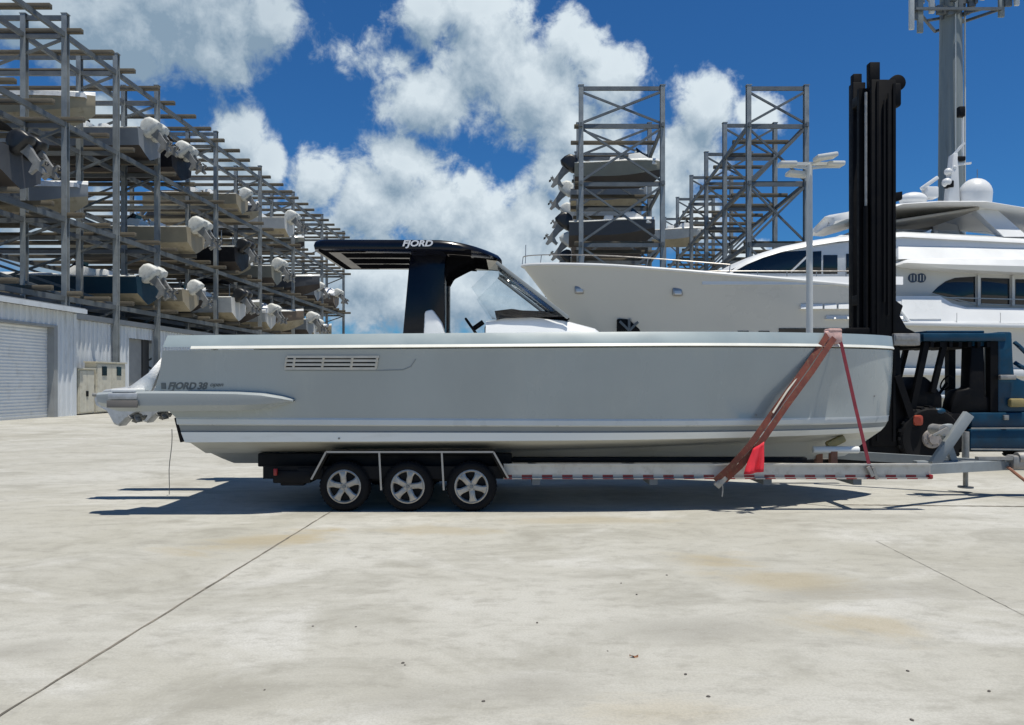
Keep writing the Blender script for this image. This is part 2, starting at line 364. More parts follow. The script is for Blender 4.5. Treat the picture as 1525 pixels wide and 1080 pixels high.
def build_world():
    w = bpy.data.worlds.new('World'); sc.world = w; w.use_nodes = True; nt = w.node_tree
    bg = nt.nodes['Background']; bg.inputs['Strength'].default_value = .1
    sky = nt.nodes.new('ShaderNodeTexSky'); sky.sky_type = 'NISHITA'; sky.sun_disc = False
    sky.sun_elevation = math.asin(SUN.z); sky.sun_rotation = math.atan2(SUN.x, SUN.y)
    sky.air_density = 1.0; sky.dust_density = .35; sky.ozone_density = 2.2
    d = nt.nodes.new('ShaderNodeTexCoord').outputs['Generated']
    sp = nt.nodes.new('ShaderNodeSeparateXYZ'); nt.links.new(d, sp.inputs[0])
    az = math_n(nt, 'ARCTAN2', sp.outputs[0], sp.outputs[1]); el = math_n(nt, 'ARCSINE', sp.outputs[2])
    cb = nt.nodes.new('ShaderNodeCombineXYZ'); nt.links.new(az, cb.inputs[0]); nt.links.new(el, cb.inputs[1])
    p = cb.outputs[0]
    blobs = [(290, 15, 190, 110), (180, 50, 170, 90), (60, 20, 120, 70), (405, 30, 62, 60), (-150, 60, 200, 160), (290, 70, 120, 55),
             (720, 75, 100, 100), (640, 150, 88, 55), (800, 130, 120, 90), (850, 60, 60, 55), (860, 200, 85, 75), (900, 120, 60, 50), (640, 20, 60, 50),
             (830, 265, 60, 70), (700, 10, 90, 40),
             (482, 265, 58, 58), (560, 300, 110, 90), (660, 320, 130, 95), (590, 245, 60, 45), (760, 370, 120, 80), (560, 400, 180, 90), (850, 400, 110, 110),
             (812, 320, 70, 80), (700, 430, 300, 90),
             (1055, 160, 58, 62), (1030, 225, 66, 55), (1000, 270, 50, 60), (1120, 170, 55, 35), (1010, 330, 70, 50),
             (575, 94, 165, 66, .32), (360, 205, 60, 58), (395, 240, 40, 40), (330, 260, 90, 60), (120, 360, 170, 110), (250, 420, 170, 80), (20, 220, 70, 80), (160, 180, 90, 60), (380, 380, 120, 70),
             (1130, 400, 90, 40), (2300, 300, 400, 200), (-900, 200, 500, 220)]
    def density(vec, dx=0, dy=0):
        if dx or dy:
            ad = nt.nodes.new('ShaderNodeVectorMath'); ad.operation = 'ADD'; nt.links.new(vec, ad.inputs[0]); ad.inputs[1].default_value = (dx, dy, 0); vec = ad.outputs[0]
        acc = None
        for (px, py, rx, ry, *pk) in blobs:
            a = math.atan((px - HX) / F); e = math.atan((HY - py) / F * math.cos(a))
            k = math.cos(a)
            mp = nt.nodes.new('ShaderNodeVectorMath'); mp.operation = 'MULTIPLY_ADD'
            ia, ie = F / (.9 * rx * k * k), F / (.9 * ry * k)
            mp.inputs[1].default_value = (ia, ie, 0); mp.inputs[2].default_value = (-a * ia, -e * ie, 0)
            src = vec
            if acc is not None:                               # chained one after another, which keeps the node stack small
                ad = nt.nodes.new('ShaderNodeVectorMath'); ad.operation = 'ADD'; nt.links.new(vec, ad.inputs[0])
                nt.links.new(math_n(nt, 'MULTIPLY', acc, 1e-7), ad.inputs[1]); src = ad.outputs[0]
            nt.links.new(src, mp.inputs[0])
            ln = nt.nodes.new('ShaderNodeVectorMath'); ln.operation = 'LENGTH'; nt.links.new(mp.outputs[0], ln.inputs[0])
            v = math_n(nt, 'SUBTRACT', pk[0] if pk else 1, ln.outputs['Value'])
            acc = v if acc is None else math_n(nt, 'SMOOTH_MAX', acc, v, .25)
        acc = math_n(nt, 'MAXIMUM', acc, -1.0)
        n1 = noise_n(nt, vec, 8.0, 5, .6, dist=.25); n2 = noise_n(nt, vec, 30.0, 7, .66, dist=.3)
        x = math_n(nt, 'MULTIPLY_ADD', math_n(nt, 'SUBTRACT', n1, .5), 2.1, acc)
        return math_n(nt, 'MULTIPLY_ADD', math_n(nt, 'SUBTRACT', n2, .5), 1.15, x), n1
    d0, n0 = density(p)
    ad = nt.nodes.new('ShaderNodeVectorMath'); ad.operation = 'ADD'; nt.links.new(p, ad.inputs[0]); nt.links.new(math_n(nt, 'MULTIPLY', d0, 1e-7), ad.inputs[1])
    d1, _ = density(ad.outputs[0], .012, .035)
    mask = ramp_n(nt, d0, -.12, .40)
    shade = math_n(nt, 'MULTIPLY_ADD', math_n(nt, 'SUBTRACT', d0, d1), .85, .50, clamp=True)
    thick = ramp_n(nt, d0, .35, 1.4)
    shade = math_n(nt, 'SUBTRACT', shade, math_n(nt, 'MULTIPLY', thick, .12), clamp=True)
    # the big cloud at upper left is toned greyer than the rest
    greyer = ramp_n(nt, math_n(nt, 'SUBTRACT', math_n(nt, 'MULTIPLY', el, .9), az), .42, .85)
    shade = math_n(nt, 'SUBTRACT', shade, math_n(nt, 'MULTIPLY', greyer, .42), clamp=True)
    cl = mix_rgb(nt, shade, (2.4, 3.4, 4.45), (7.0, 7.9, 8.5))
    tint = mix_rgb(nt, 1.0, sky.outputs[0], SKY_TINT, 'MULTIPLY')
    zr = ramp_n(nt, el, .6, 1.3); tint = mix_rgb(nt, 1.0, tint, mix_rgb(nt, zr, (1, 1, 1), (.72, .52, .36)), 'MULTIPLY')   # deeper towards the zenith
    nt.links.new(mix_rgb(nt, mask, tint, cl), bg.inputs['Color'])
    w.cycles.sampling_method = 'MANUAL'; w.cycles.sample_map_resolution = 512
SKY_TINT = (.20, .54, .89)
build_world()
vs = sc.view_settings; vs.view_transform = 'Standard'; vs.look = 'None'; vs.exposure = 0; vs.gamma = 1
sc.cycles.max_bounces = 8; sc.cycles.transparent_max_bounces = 12; sc.cycles.use_denoising = True; sc.cycles.caustics_reflective = False

# ------------------------------------------------------------------ the setting
gx0, gx1, gy0, gy1 = -3.0, 70.0, 28.9, 47.0                  # the basin the yacht floats in
b = MB()
S = 1500
for (x0, x1, y0, y1) in ((-S, S, -S, gy0), (-S, S, gy1, S), (-S, gx0, gy0, gy1), (gx1, S, gy0, gy1)):
    vsx = [b.bm.verts.new(v) for v in ((x0, y0, 0), (x1, y0, 0), (x1, y1, 0), (x0, y1, 0))]; b.bm.faces.new(vsx)
bmesh.ops.remove_doubles(b.bm, verts=b.bm.verts, dist=1e-4)
tag(b.build('ground', 'ground'), kind='structure')
b = MB(); v = [b.bm.verts.new(q) for q in ((gx0, gy0, -1.2), (gx1, gy0, -1.2), (gx1, gy1, -1.2), (gx0, gy1, -1.2))]; b.bm.faces.new(v)
tag(b.build('water', 'water'), kind='structure')
b = MB()
for a, c in (((gx0, gy0), (gx1, gy0)), ((gx1, gy0), (gx1, gy1)), ((gx1, gy1), (gx0, gy1)), ((gx0, gy1), (gx0, gy0))):
    b.bm.faces.new([b.bm.verts.new(q) for q in ((*a, -4), (*c, -4), (*c, 0), (*a, 0))])
tag(b.build('quay_wall', 'ground'), kind='structure')

def ground_px(px, py):
    D = F * CAMZ / (py - HY); return X(px, D), D
def joint(pts, w, name='slab_line'):
    b = MB(); rows = []
    path = []
    for (a, c) in zip(pts, pts[1:]):
        for i in range(60): path.append((lerp(a[0], c[0], i / 60), lerp(a[1], c[1], i / 60)))
    path.append(pts[-1])
    dx, dy = pts[-1][0] - pts[0][0], pts[-1][1] - pts[0][1]; L = math.hypot(dx, dy); nx, ny = -dy / L, dx / L
    for (x, y) in path:
        j = random.uniform(-.004, .004); ww = w * random.uniform(.55, 1.25)
        rows.append([(x + nx * (j - ww / 2), y + ny * (j - ww / 2), .004), (x + nx * (j + ww / 2), y + ny * (j + ww / 2), .004)])
    b.loft(rows); return tag(b.build(name, 'joint'), kind='structure')
A, Bp = ground_px(0, 1066), ground_px(488, 765)
k = (Bp[0] - A[0]) / (Bp[1] - A[1])
joint([(A[0] - k * 2, A[1] - 2), Bp, (Bp[0] + k * 12, Bp[1] + 12)], .022)
A, Bp = ground_px(1305, 806), ground_px(1525, 917)
joint([A, (lerp(A[0], Bp[0], 1.6), lerp(A[1], Bp[1], 1.6))], .006)
A, Bp = ground_px(1255, 752), ground_px(1560, 755)
joint([A, Bp, (Bp[0] + 8, Bp[1])], .07)  # wide dark line across the slab towards the right

# ------------------------------------------------------------------ racks
def row_pt(slope, u, v, z): return Vector((u + slope * v, v, z))

def rack(name, slope, us, frames, top, tiers, label, overhang, step=2.7, post=.28, v0=None, half=()):
    root = thing(name, row_pt(slope, us[0], frames[0], 0), label, 'boat rack')
    pt = lambda u, v, z: row_pt(slope, u, v, z)
    for v in frames:
        for u in us:
            b = MB(); w = post                                  # wide flange column: two flanges and a web
            c = pt(u, v, (top + CAMZ) / 2)
            H = top + CAMZ
            b.box(c, (.05, w * .92, H)); b.box(c + Vector((0, -w / 2, 0)), (w, .05, H)); b.box(c + Vector((0, w / 2, 0)), (w, .05, H))
            b.box(pt(u, v, H + .02), (w * 1.3, w * 1.3, .04))
            b.box(pt(u, v, .03), (w * 1.8, w * 1.8, .06))
            b.build('post', 'galv', root)
    lev = [CAMZ + t for t in tiers]
    for v in frames:
        for z in lev + [CAMZ + top - .18]:
            b = MB(); b.bar(pt(us[0], v + .03, z), pt(us[-1], v + .03, z), .16, .26); b.build('cross_beam', 'galv_dark', root)
        zs = [.1] + lev + [CAMZ + top - .3]
        for i in range(len(zs) - 1):
            if zs[i + 1] - zs[i] < 1: continue
            a, c = (us[0], us[-1])
            b = MB()
            b.bar(pt(a, v - .06, zs[i] + .2), pt(c, v - .06, zs[i + 1] - .1), .15, .15)
            b.bar(pt(c, v + .03, zs[i] + .2), pt(a, v + .03, zs[i + 1] - .1), .13, .13)
            b.build('cross_brace', 'galv_dark', root)
    for u in us:
        for z in lev:
            b = MB(); b.bar(pt(u, frames[0] - .4, z + .02), pt(u, frames[-1] + .4, z + .02), .18, .28); b.build('long_beam', 'galv_dark', root)
    for z in lev:
        v = (v0 or frames[0]) + .9
        while v < frames[-1]:
            b = MB(); o = random.uniform(-.15, .15)
            b.box((pt(us[0], v, z + .17 + .13) + pt(us[-1], v, z + .17 + .13)) / 2 + Vector((o + (overhang[1] - overhang[0]) / 2, 0, 0)),
                  (abs(us[-1] - us[0]) + overhang[0] + overhang[1], .26, .26), bev=.02)
            b.build('bunk_timber', 'wood', root); v += step * random.uniform(.97, 1.03)
    return root

LS, LX = .0323, -26.3
TL = [4.6, 9.0, 14.3, 19.3]
FL = [35.0, 41.3, 46.3, 51.3, 60.7, 70.4, 80.0, 90.8, 101.0]
rack('boat_rack', LS, [LX, -28.6, -38.5], FL, 20.5, TL, 'long galvanised steel rack full of boats above the white sheds at left', (1.1, 1.0))
RS = .066
TR = [5.2, 9.4, 13.6, 17.6]
FR = [51.0, 58.4, 65.8, 73.3, 82, 92]
rack('boat_rack', RS, [1.4, 7.02], FR, 20.4, TR, 'tall steel rack with boats behind the yacht bow', (.5, .2), post=.3, step=3.6)
rack('boat_rack', RS, [12.96, 16.93], FR, 20.4, TR, 'empty steel rack like a staircase behind the yacht wheelhouse', (.1, .1), post=.3, step=3.3)

# ------------------------------------------------------------------ stored boats
def make_boat(name, L=10.5, beam=3.1, H=1.75, motors=2, canopy=False, console=True, msize=1.0, cover=False):
    root = thing(name, (0, 0, 0), 'boat', 'boat')
    N = 16; rows = []
    for i in range(N + 1):
        t = i / N; x = -L * t
        s = max(0, (t - .4) / .6); w = beam / 2 * (1 - s ** 2.3) ** .75 if s < 1 else 0
        zs = H + .35 * t ** 2; zc = .62 + .75 * s ** 2; zk = .0 + .9 * max(0, (t - .72) / .28) ** 2
        sec = [(w, zs), (w * .99, zs - .12), (w * .93, lerp(zc, zs, .45)), (w * .88, zc), (w * .78, zc - .05), (w * .4, lerp(zk, zc, .42)), (0, zk)]
        rows.append([(x, y, z) for y, z in sec] + [(x, -y, z) for y, z in reversed(sec[:-1])])
    b = MB(); b.loft(rows, mats=[0, 0, 0, 1, 1, 1, 1, 1, 1, 0, 0, 0]); b.bm.faces.new
    me_rows = rows
    hull = b
    # transom
    vs_ = [hull.bm.verts.new(p) for p in rows[0]]
    f = hull.bm.faces.new(vs_); f.material_index = 0
    bmesh.ops.remove_doubles(hull.bm, verts=hull.bm.verts, dist=1e-4)
    hull.build('hull', ['h_navy', 'h_bottom_cream'], root, 40)
    b = MB(); drows = []
    for i in range(N + 1):
        t = i / N; x = -L * t; y = rows[i][0][1]; z = rows[i][0][2]
        cam_ = .18 if t > .55 else -.25
        drows.append([(x, y, z), (x, y * .9, z + .06), (x, y * .75, z + cam_), (x, 0, z + cam_ * 1.15), (x, -y * .75, z + cam_), (x, -y * .9, z + .06), (x, -y, z)])
    b.loft(drows); b.build('deck', 'gel', root, 40)
    b = MB()
    for sgn in (0, -1):
        k = 0 if sgn == 0 else -1
        b.tube([(r[k][0], r[k][1] * 1.005, r[k][2] - .03) for r in rows[:-1]], .045, 6)
    b.build('rub_rail', 'motor_white', root)
    if console:
        b = MB(); b.prism([(-4.1, H - .2), (-3.9, H + .75), (-4.7, H + .85), (-5.6, H + .3), (-6.0, H)], -.65, .65, bev=.06); b.build('console', 'gel', root)
        b = MB(); b.prism([(-4.5, H + .8), (-4.45, H + 1.2), (-4.5, H + 1.2), (-5.35, H + .45), (-5.3, H + .4)], -.6, .6); b.build('windscreen', 'glass_dark', root)
        b = MB(); b.box((-2.9, 0, H + .2), (.7, 1.3, .8), bev=.12); b.build('seat', 'gel', root)
    if cover:                                                 # a laced-down storage cover over a ridge pole
        b = MB(); r2 = []
        for i in range(15):
            t = i / 14; x = .05 - (L - .3) * t; k = min(N - 1, int(max(0, -x) / L * N)); y, z = rows[k][0][1] * 1.03, rows[k][0][2]
            hgt = 1.05 * math.sin(math.pi * min(1, t * 1.25 + .18)) + .12 * math.sin(t * 23)
            r2.append([(x, y, z - .22), (x, y, z + .04), (x, y * .6, z + hgt * .62 + .04 * math.sin(t * 40)), (x, 0, z + hgt), (x, -y * .6, z + hgt * .62 + .04 * math.cos(t * 37)), (x, -y, z + .04), (x, -y, z - .22)])
        b.loft(r2, caps=True); b.build('boat_cover', 'plaster_white', root, 50)
    if canopy:
        b = MB(); r2 = []
        for i in range(9):
            t = i / 8; x = -1.2 - 3.4 * t; z = H + 1.75 - .15 * (2 * t - 1) ** 2
            r2.append([(x, 1.25 * math.sin(a), z - .35 * (1 - math.cos(a)) ** 1.2) for a in [R(q) for q in range(-75, 76, 15)]])
        b.loft(r2); b.build('canopy', 'black', root)
        for sx in (-1.3, -4.5):
            for sy in (-1.2, 1.2):
                b = MB(); b.cyl((sx, sy, H), (sx, sy * .97, H + 1.45), .035); b.build('canopy_post', 'chrome_dull', root)
    for i in range(motors):
        y = (i - (motors - 1) / 2) * .95
        k = msize; tilt = Matrix.Rotation(R(-38), 3, 'Y')
        def T(p): return Vector((.35, y, H - .05)) + tilt @ (Vector(p) * k)
        b = MB(); rr = []
        prof = [(-.42, 0), (-.40, .25), (-.3, .55), (-.05, .78), (.3, .82), (.55, .7), (.72, .4), (.78, .05), (.6, -.1), (.1, -.15), (-.3, -.1)]
        for yy, sc_ in ((-.36, .62), (-.33, .86), (-.22, .98), (0, 1.02), (.22, .98), (.33, .86), (.36, .62)):
            cx, cz = .18, .33
            rr.append([T((cx + (px - cx) * sc_, yy, cz + (pz - cz) * sc_)) for px, pz in prof])
        b.loft(rr, closed=True, caps=True); cw = b.build('outboard', 'motor_white', root, 50)
        b = MB()
        leg = [(-.1, -.1), (.45, -.1), (.38, -.6), (.36, -1.1), (.62, -1.15), (.6, -1.22), (.3, -1.28), (.25, -1.62), (.1, -1.6), (.02, -1.25), (-.3, -1.2), (-.28, -1.1), (.02, -.95), (0, -.5)]
        lp = []
        for yy in (-.1, .1): lp.append([T((a, yy, c)) for a, c in leg])
        b.loft(lp, closed=True, caps=True)
        b.cyl(T((-.35, 0, -1.18)), T((.5, 0, -1.18)), .11 * k, .07 * k)
        b.build('lower_unit', 'motor_leg', cw, 40)
        b = MB()
        for q in range(3):
            a = R(120 * q + 20); 
            pts = [T((.52, .05 * math.cos(a), -1.18 + .05 * math.sin(a))), T((.46, .2 * math.cos(a - .35), -1.18 + .2 * math.sin(a - .35))), T((.52, .3 * math.cos(a), -1.18 + .3 * math.sin(a))), T((.58, .2 * math.cos(a + .4), -1.18 + .2 * math.sin(a + .4)))]
            b.loft([[pts[0], pts[1]], [pts[3], pts[2]]])
        pr = b.build('propeller', 'motor_black', cw)
        md = pr.modifiers.new('thick', 'SOLIDIFY'); md.thickness = .025
    return root

def tree_of(o): return [c for c in bpy.data.objects if c.parent == o]
def copy_tree(o, parent=None):
    c = o.copy(); COL.objects.link(c); c.parent = parent
    for ch in tree_of(o): copy_tree(ch, c)
    return c
def paint(root, hull, bottom, motor):
    for ch in tree_of(root):
        n = ch.name.split('.')[0]
        if n == 'hull':
            for i, mm in enumerate((hull, bottom)): ch.material_slots[i].link = 'OBJECT'; ch.material_slots[i].material = M[mm]
        if n == 'outboard': ch.material_slots[0].link = 'OBJECT'; ch.material_slots[0].material = M[motor]

protoA = make_boat('stored_boat', msize=1.12)
protoB = make_boat('stored_boat', L=11.5, beam=3.3, H=1.9, canopy=True, msize=1.05)
protoC = make_boat('stored_boat', L=9, beam=2.8, H=1.5, motors=1, console=True, msize=1.0)
protoE = make_boat('stored_boat', L=10, beam=3.0, H=1.7, motors=2, console=False, msize=.95, cover=True)
protoD = make_boat('stored_boat', L=6.3, beam=2.8, H=1.6, motors=1, msize=1.15)
used = set()
ORD = ['nearest', 'second', 'third', 'fourth', 'fifth', 'sixth', 'seventh', 'eighth']
def put(proto, slope, u, v, tier_z, hull, bottom, motor, label, flip=False, group=None, dz=0):
    r = proto if proto.name not in used else copy_tree(proto)
    used.add(proto.name); used.add(r.name)
    r.location = row_pt(slope, u, v, CAMZ + tier_z + .52 + dz)
    r.rotation_euler = (0, 0, -math.atan(slope) + (math.pi if flip else 0))
    paint(r, 'h_' + hull, bottom, 'motor_' + motor); tag(r, label, 'boat', group)
    return r
G1 = 'boats stored on the left rack'
cream, dark = 'h_bottom_cream', 'h_bottom_dark'
tiers_words = ['lowest', 'middle', 'upper']
LB = {0: [(protoA, 49.6, 'navy', cream, 'white', 0), (protoC, 54.2, 'beige', cream, 'white', 0), (protoE, 58.6, 'grey', dark, 'white', 1), (protoB, 63.0, 'white', cream, 'black', 0), (protoA, 67.6, 'olive', dark, 'black', 1), (protoE, 72.6, 'white', cream, 'white', 0), (protoB, 77.6, 'brown', cream, 'white', 1), (protoA, 83.0, 'grey', dark, 'white', 0), (protoC, 88, 'white', cream, 'white', 0), (protoE, 95, 'beige', cream, 'white', 1)],
      1: [(protoB, 36.6, 'charcoal', dark, 'black', 0), (protoE, 43.8, 'grey', cream, 'white', 1), (protoA, 55.2, 'beige', cream, 'white', 0), (protoC, 59.6, 'charcoal', dark, 'white', 1), (protoB, 64, 'black', dark, 'black', 0), (protoE, 68.6, 'white', cream, 'white', 1), (protoA, 73.4, 'olive', dark, 'white', 0), (protoB, 83, 'charcoal', dark, 'black', 1), (protoC, 88, 'grey', dark, 'white', 0), (protoE, 96, 'brown', dark, 'white', 0)],
      2: [(protoE, 44.0, 'beige', cream, 'white', 1), (protoA, 49.6, 'grey', dark, 'white', 0), (protoB, 54.6, 'black', dark, 'white', 0), (protoC, 65.5, 'beige', cream, 'white', 0), (protoE, 70.5, 'charcoal', cream, 'white', 1), (protoA, 76, 'white', cream, 'white', 0), (protoC, 86, 'olive', dark, 'black', 1)]}
ORD += ['ninth', 'tenth']
for t, lst in LB.items():
    for i, (pr, v, h, bt, m, bow_out) in enumerate(lst):
        cv = 'white covered ' if pr is protoE else ''
        lb = f'{cv}{h} boat, bow outwards, {ORD[i]} on the {tiers_words[t]} filled tier of left rack' if bow_out else f'{cv}{h} boat, {m} outboards, {ORD[i]} on the {tiers_words[t]} filled tier of left rack'
        put(pr, LS, (-36.0 if bow_out else -25.7) + random.uniform(-.5, .4), v, TL[t], h, bt, m, lb, bool(bow_out), G1)
G2 = 'boats stored on the rack behind the yacht bow'
put(protoD, RS, 1.0, 54.4, TR[2], 'olive', dark, 'black', 'olive boat with a black outboard jutting left, upper tier behind the yacht bow', True, G2)
put(protoD, RS, .6, 54.6, TR[1], 'charcoal', dark, 'black', 'dark boat with a black outboard jutting left, middle tier behind the yacht bow', True, G2)
put(protoD, RS, .9, 61.8, TR[1], 'brown', dark, 'white', 'brown boat behind the dark one, middle tier behind the yacht bow', True, G2)
put(protoD, RS, .7, 55.2, TR[0], 'beige', cream, 'white', 'beige boat on the lowest tier of the rack behind the yacht bow', True, G2)
put(protoD, RS, .9, 69.0, TR[2], 'white', cream, 'white', 'white boat on the upper tier of the rack behind the yacht bow', True, G2)
put(protoD, RS, .9, 70.0, TR[1], 'olive', dark, 'black', 'olive boat farthest back on the middle tier of the rack behind the yacht bow', True, G2)
put(protoD, RS, .9, 64.0, TR[0], 'brown', dark, 'black', 'brown boat on the lowest tier of the rack behind the yacht bow', True, G2)
put(protoD, RS, .8, 57.6, TR[0], 'charcoal', dark, 'black', 'charcoal boat on the lowest tier of the rack behind the yacht bow', True, G2)
put(protoD, RS, .8, 75.5, TR[1], 'beige', cream, 'white', 'beige boat on the middle tier of the rack behind the yacht bow', True, G2)
put(protoD, RS, .8, 78.5, TR[0], 'navy', cream, 'white', 'navy boat far down the lowest tier of the rack behind the yacht bow', True, G2)
put(protoD, RS, .8, 61.5, TR[2], 'grey', cream, 'white', 'grey boat on the upper tier of the rack behind the yacht bow', True, G2)
put(protoD, RS, 8.6, 78, TR[2], 'white', cream, 'white', 'white covered boat showing between the two far racks', True, G2)

# ------------------------------------------------------------------ sheds
def ribbed_wall(b, slope, u, v0, v1, z0, z1, pitch=.42, depth=.07):
    rows = []; v = v0
    prof = [(0, 0), (.55, 0), (.65, depth), (.9, depth)]
    while v < v1:
        for f, d in prof:
            vv = min(v1, v + f * pitch)
            rows.append([row_pt(slope, u + d, vv, z0), row_pt(slope, u + d, vv, z1)])
        v += pitch
    rows.append([row_pt(slope, u, v1, z0), row_pt(slope, u, v1, z1)])
    b.loft(rows)
def quad_box(b, slope, u0, u1, v0, v1, z0, z1):
    ps = [row_pt(slope, u, v, 0) for u, v in ((u0, v0), (u1, v0), (u1, v1), (u0, v1))]
    b.prism_z([(p.x, p.y) for p in ps], z0, z1)
root = thing('storage_shed', row_pt(LS, -25.2, 34, 0), 'white ribbed metal shed with a big roller door under the left rack', 'shed')
b = MB()
dv0, dv1, dz = 33.2, 38.5, 4.67
ribbed_wall(b, LS, -25.2, 28, dv0, 0, 5.6); ribbed_wall(b, LS, -25.2, dv1, 40.3, 0, 5.6); ribbed_wall(b, LS, -25.2, dv0, dv1, dz, 5.6)
quad_box(b, LS, -38, -25.22, 40.2, 40.3, 0, 5.6); quad_box(b, LS, -38, -25.22, 28, 28.1, 0, 5.6); quad_box(b, LS, -38, -37.9, 28.1, 40.2, 0, 5.6)
b.build('wall', 'shed', root, 20)
b = MB(); quad_box(b, LS, -38.2, -24.72, 27.6, 40.55, 5.62, 5.86); b.build('roof', 'shed_trim', root)
b = MB(); quad_box(b, LS, -24.71, -24.62, 27.6, 40.55, 5.56, 5.80); b.build('gutter', 'shed', root)
b = MB(); rows = []
z = 0.03; n = 0
while z < dz:
    rows += [[row_pt(LS, -25.5, dv0, z), row_pt(LS, -25.5, dv1, z)], [row_pt(LS, -25.46, dv0, z + .09), row_pt(LS, -25.46, dv1, z + .09)], [row_pt(LS, -25.46, dv0, z + .13), row_pt(LS, -25.46, dv1, z + .13)]]
    z += .16
b.loft(rows); quad_box(b, LS, -25.6, -25.48, dv0, dv1, 0, dz); b.build('roller_door', 'shed_door', root, 20)
b = MB(); quad_box(b, LS, -25.62, -25.1, dv1, dv1 + .28, 0, dz); quad_box(b, LS, -25.62, -25.1, dv0 - .28, dv0, 0, dz); quad_box(b, LS, -25.62, -25.1, dv0 - .28, dv1 + .28, dz + .004, dz + .12); b.build('door_frame', 'shed_trim', root)
b = MB(); quad_box(b, LS, -25.2, -25.08, 40.12, 40.34, 0, 5.55); b.build('corner_trim', 'shed', root)

root = thing('storage_shed', row_pt(LS, -26, 46, 0), 'low white ribbed metal shed set back beside the boat stern', 'shed')
b = MB(); e0, e1 = 48.2, 51.2
ribbed_wall(b, LS, -26.62, 40.32, e0, 0, 5.45); ribbed_wall(b, LS, -26.62, e1, 70, 0, 5.45); ribbed_wall(b, LS, -26.62, e0, e1, 4.7, 5.45)
quad_box(b, LS, -38, -26.64, 69.9, 70, 0, 5.45); b.build('wall', 'shed', root, 20)
b = MB(); quad_box(b, LS, -38.2, -26.36, 40.6, 70.4, 5.47, 5.78); b.build('roof', 'shed_trim', root)
b = MB(); quad_box(b, LS, -26.97, -26.92, e0, e1 - .8, 0, 4.7); b.build('door', 'shed_trim', root)
b = MB(); quad_box(b, LS, -26.92, -26.82, e1 - .8, e1, 0, 4.7); b.build('door_gap', 'shed_dark', root)
def cabinet(v0, v1, h, label, win):
    r = thing('utility_cabinet', row_pt(LS, -25.6, v0, 0), label, 'utility cabinet', 'cream utility cabinets by the shed')
    b = MB(); quad_box(b, LS, -25.9, -25.25, v0, v1, 0.08, h); b.build('body', 'cabinet', r)
    b = MB(); quad_box(b, LS, -25.25, -25.2, v0 + .06, (v0 + v1) / 2 - .02, .15, h - .1); quad_box(b, LS, -25.25, -25.2, (v0 + v1) / 2 + .02, v1 - .06, .15, h - .1); b.build('door', 'cabinet', r)
    b = MB(); quad_box(b, LS, -25.95, -25.15, v0 - .06, v1 + .06, h, h + .07); b.build('lid', 'cabinet', r)
    if win:
        for k in (.24, .74):
            b = MB(); vv = lerp(v0, v1, k); quad_box(b, LS, -25.2, -25.16, vv - .22, vv + .22, h - .75, h - .22); b.build('meter_window', 'glass_dark', r)
    else:
        b = MB(); vv = lerp(v0, v1, .5); quad_box(b, LS, -25.2, -25.17, vv - .1, vv + .1, h * .4, h * .52); b.build('handle', 'black', r)
cabinet(40.75, 42.2, 2.55, 'shorter cream utility cabinet beside the shed corner', False)
cabinet(42.4, 45.4, 2.95, 'tall cream utility cabinet with two dark meter windows behind the boat stern', True)

# ------------------------------------------------------------------ cell tower and light pole
D = 66
x0 = X(1416, D); root = thing('cell_tower', (x0, D, 0), 'tall grey cell tower pole with antenna panels at its top', 'cell tower')
b = MB(); b.cyl((x0, D, 0), (x0, D, 38), 1.15, .86, 24); b.build('shaft', 'tower', root)
b = MB(); b.tube([(x0 + .98, D - .45, 10 + i * 2.4) for i in range(12)], .09, 6); b.tube([(x0 - .2, D - 1.05, 10 + i * 2.4) for i in range(12)], .05, 6); b.build('cable_run', 'pole', root)
zt = Z(20, D)
b = MB()
for k in range(3):
    a = R(90 + 120 * k + 14)
for (a, c) in (((-3.9, -1.4), (3.6, -1.4)), ((-3.9, -1.4), (.2, 2.8)), ((3.6, -1.4), (.2, 2.8))):
    for zz in (zt - .3, zt + 1.9): b.bar((x0 + a[0], D + a[1], zz), (x0 + c[0], D + c[1], zz), .18, .22)
for (a) in ((-2, -1.4), (2, -1.4), (-1.7, .7), (1.8, .8), (0, -1.4)): b.bar((x0, D, zt - .3), (x0 + a[0], D + a[1], zt - .3), .2, .2); b.bar((x0, D, zt + 1.9), (x0 + a[0], D + a[1], zt + 1.9), .2, .2)
for k in range(26):
    p = Vector((x0 + random.uniform(-1.6, 1.9), D + random.uniform(-1.4, .4), zt + random.uniform(-.5, .9))); b.box(p, (random.uniform(.2, .6), .3, random.uniform(.25, .8)))
b.build('antenna_platform', 'galv_dark', root)
def ant(px, y0, y1, dy, w=.42, m='pole'):
    b = MB(); b.bb(X(px, D) - w / 2, X(px, D) + w / 2, D + dy - .12, D + dy + .12, Z(y1, D), Z(y0, D), .04); b.cyl((X(px, D), D + dy + .3, Z(y1, D) + .4), (X(px, D), D + dy + .3, Z(y0, D) - .2), .07)
    b.build('antenna_panel', m, root)
for a in ((1343, -70, 57, -1.6, .42), (1376, -90, 30, -1.2, .45), (1451, -90, 10, -1.5, .4), (1496, -80, 22, -1.6, .4), (1390, -80, -10, 1.8, .4), (1470, -70, -5, .6, .4)): ant(*a)
for a in ((1361, 5, 57, -1.0, .5, 'tower'), (1353, -20, 38, -1.0, .6, 'galv_dark'), (1480, 2, 34, -1.0, .5, 'tower'), (1488, -20, 20, -1.2, .6, 'galv_dark')): ant(*a)

